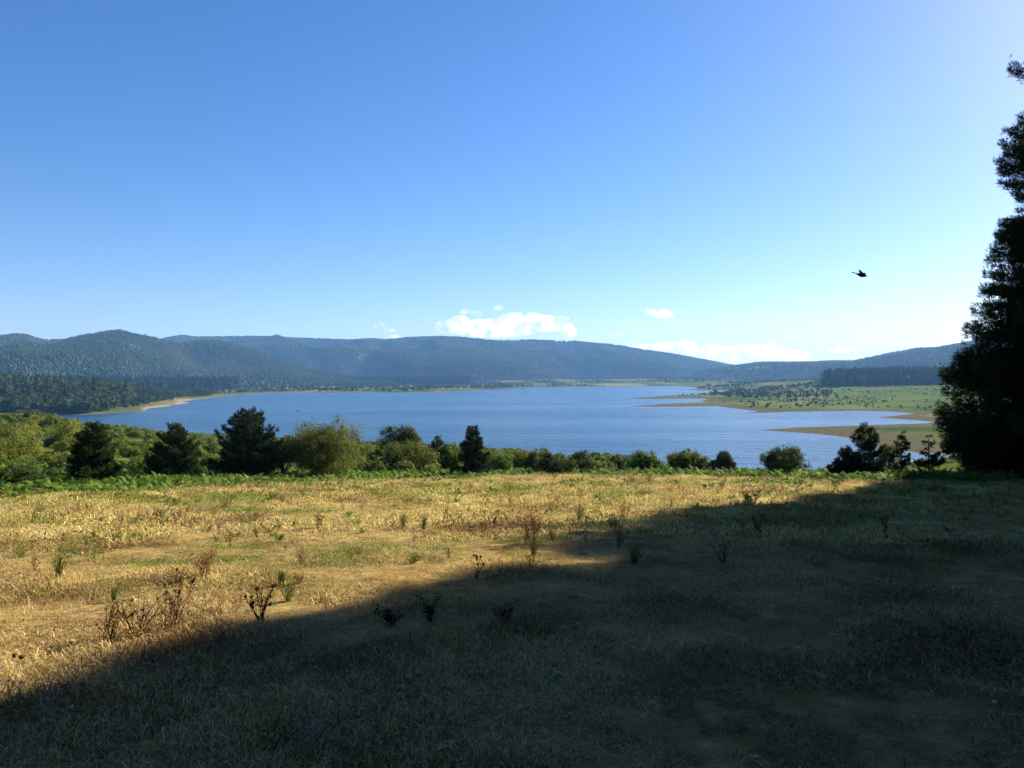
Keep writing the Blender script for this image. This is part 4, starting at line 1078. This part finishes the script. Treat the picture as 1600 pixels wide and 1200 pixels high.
# ------------------------------------------------------------------ bird and boat
def bird():
    y = 27.0; x = (1345 - 800) / F * y; z = EYE + (HZ - 430) / F * y
    # spindle body along x, tail to the left, one wing raised, the other swept away
    k = np.linspace(0, 1, 14); prof_ = np.array([.004, .018, .026, .034, .048, .062, .072, .076, .074, .064, .052, .046, .03, .004])
    pts = np.stack([-.22 + .46 * k, 0 * k, .035 * (1 - k) ** 1.6], 1)
    V, Fq = tubes([(pts, prof_)], 10)
    def wing(sgn, lift, span):
        q = np.linspace(0, 1, 7); ch = .17 * (1 - q) ** .6 + .012
        ax = .07 - .10 * q ** 1.4; yy = sgn * (span * q * math.cos(lift) + .03); zz = .045 + span * np.sin(lift) * q ** .9
        up_ = np.stack([ax + ch * .45, yy, zz], 1); dn = np.stack([ax - ch * .55, yy, zz - .012], 1)
        th_ = np.array([0, 0, .007]); A = np.concatenate([up_ + th_, dn + th_, up_ - th_, dn - th_]); n = 7; f = []
        for i in range(n - 1): f += [(i, i + 1, n + i + 1, n + i), (2 * n + i, 3 * n + i, 3 * n + i + 1, 2 * n + i + 1), (i, 2 * n + i, 2 * n + i + 1, i + 1), (n + i, n + i + 1, 3 * n + i + 1, 3 * n + i)]
        f.append((n - 1, 3 * n - 1, 4 * n - 1, 2 * n - 1)); return A, np.array(f)
    VV = [V]; FF = [Fq]; off = len(V)
    for a in ((1, 1.2, .17), (-1, .05, .22)):
        A, f = wing(*a); VV.append(A); FF.append(f + off); off += len(A)
    tl_ = np.array([(-.18, -.02, .035), (-.18, .02, .035), (-.34, .055, .075), (-.34, -.055, .07), (-.18, -.02, .025), (-.18, .02, .025), (-.34, .055, .067), (-.34, -.055, .062)])
    VV.append(tl_); FF.append(np.array([(0, 1, 2, 3), (7, 6, 5, 4), (0, 3, 7, 4), (1, 5, 6, 2), (2, 6, 7, 3)]) + off)
    m, nt, b, out = mat_new('dark_plumage'); b.inputs['Roughness'].default_value = .7
    nt.links.new(ramp(nt, wnoise(nt, 30, 3, .6, 'obj'), [(0.3, (0.006, 0.007, 0.013)), (0.7, (0.018, 0.02, 0.035))]), b.inputs['Base Color'])
    o = obj('bird', mesh_np('bird', np.concatenate(VV), np.concatenate(FF), m, smooth=False), loc=(x, y, z))
    o.rotation_euler = (0, R(6), R(8))
    tag(o, 'small dark bird flying in the pale sky at the right', 'bird')
bird()
def boat():
    x, y = P(466, 642.2)
    r = empty('rowing_boat', (x, y, 0), R(4)); tag(r, 'tiny dark boat alone on the lake above the round pale shrub', 'boat')
    k = np.linspace(-1, 1, 15); V = []; 
    for q in k:
        hw = .62 * (1 - abs(q) ** 2.6) + .02; sh_ = .38 + .16 * q * q
        for (a, zz) in ((-1, sh_), (-.8, .12), (0, -.05), (.8, .12), (1, sh_), (.9, sh_), (.7, .18), (0, .02), (-.7, .18), (-.9, sh_)):
            V.append((q * 1.7, a * hw, zz))
    I = np.arange(150).reshape(15, 10); J = np.roll(I, -1, 1)
    Fq = np.stack([I[:-1], J[:-1], J[1:], I[1:]], -1).reshape(-1, 4)
    m, nt, b, out = mat_new('weathered_boat_paint'); nt.links.new(ramp(nt, wnoise(nt, 4, 4, .6, 'obj'), [(0.3, (0.02, 0.022, 0.025)), (0.7, (0.06, 0.055, 0.05))]), b.inputs['Base Color'])
    obj('hull', mesh_np('hull', np.array(V), Fq, m, smooth=True), r)
    for q in (-.7, .1, .8):
        obj('seat', box_mesh('seat', q - .12, q + .12, -.5, .5, .26, .30), r).data.materials.append(m)
boat()
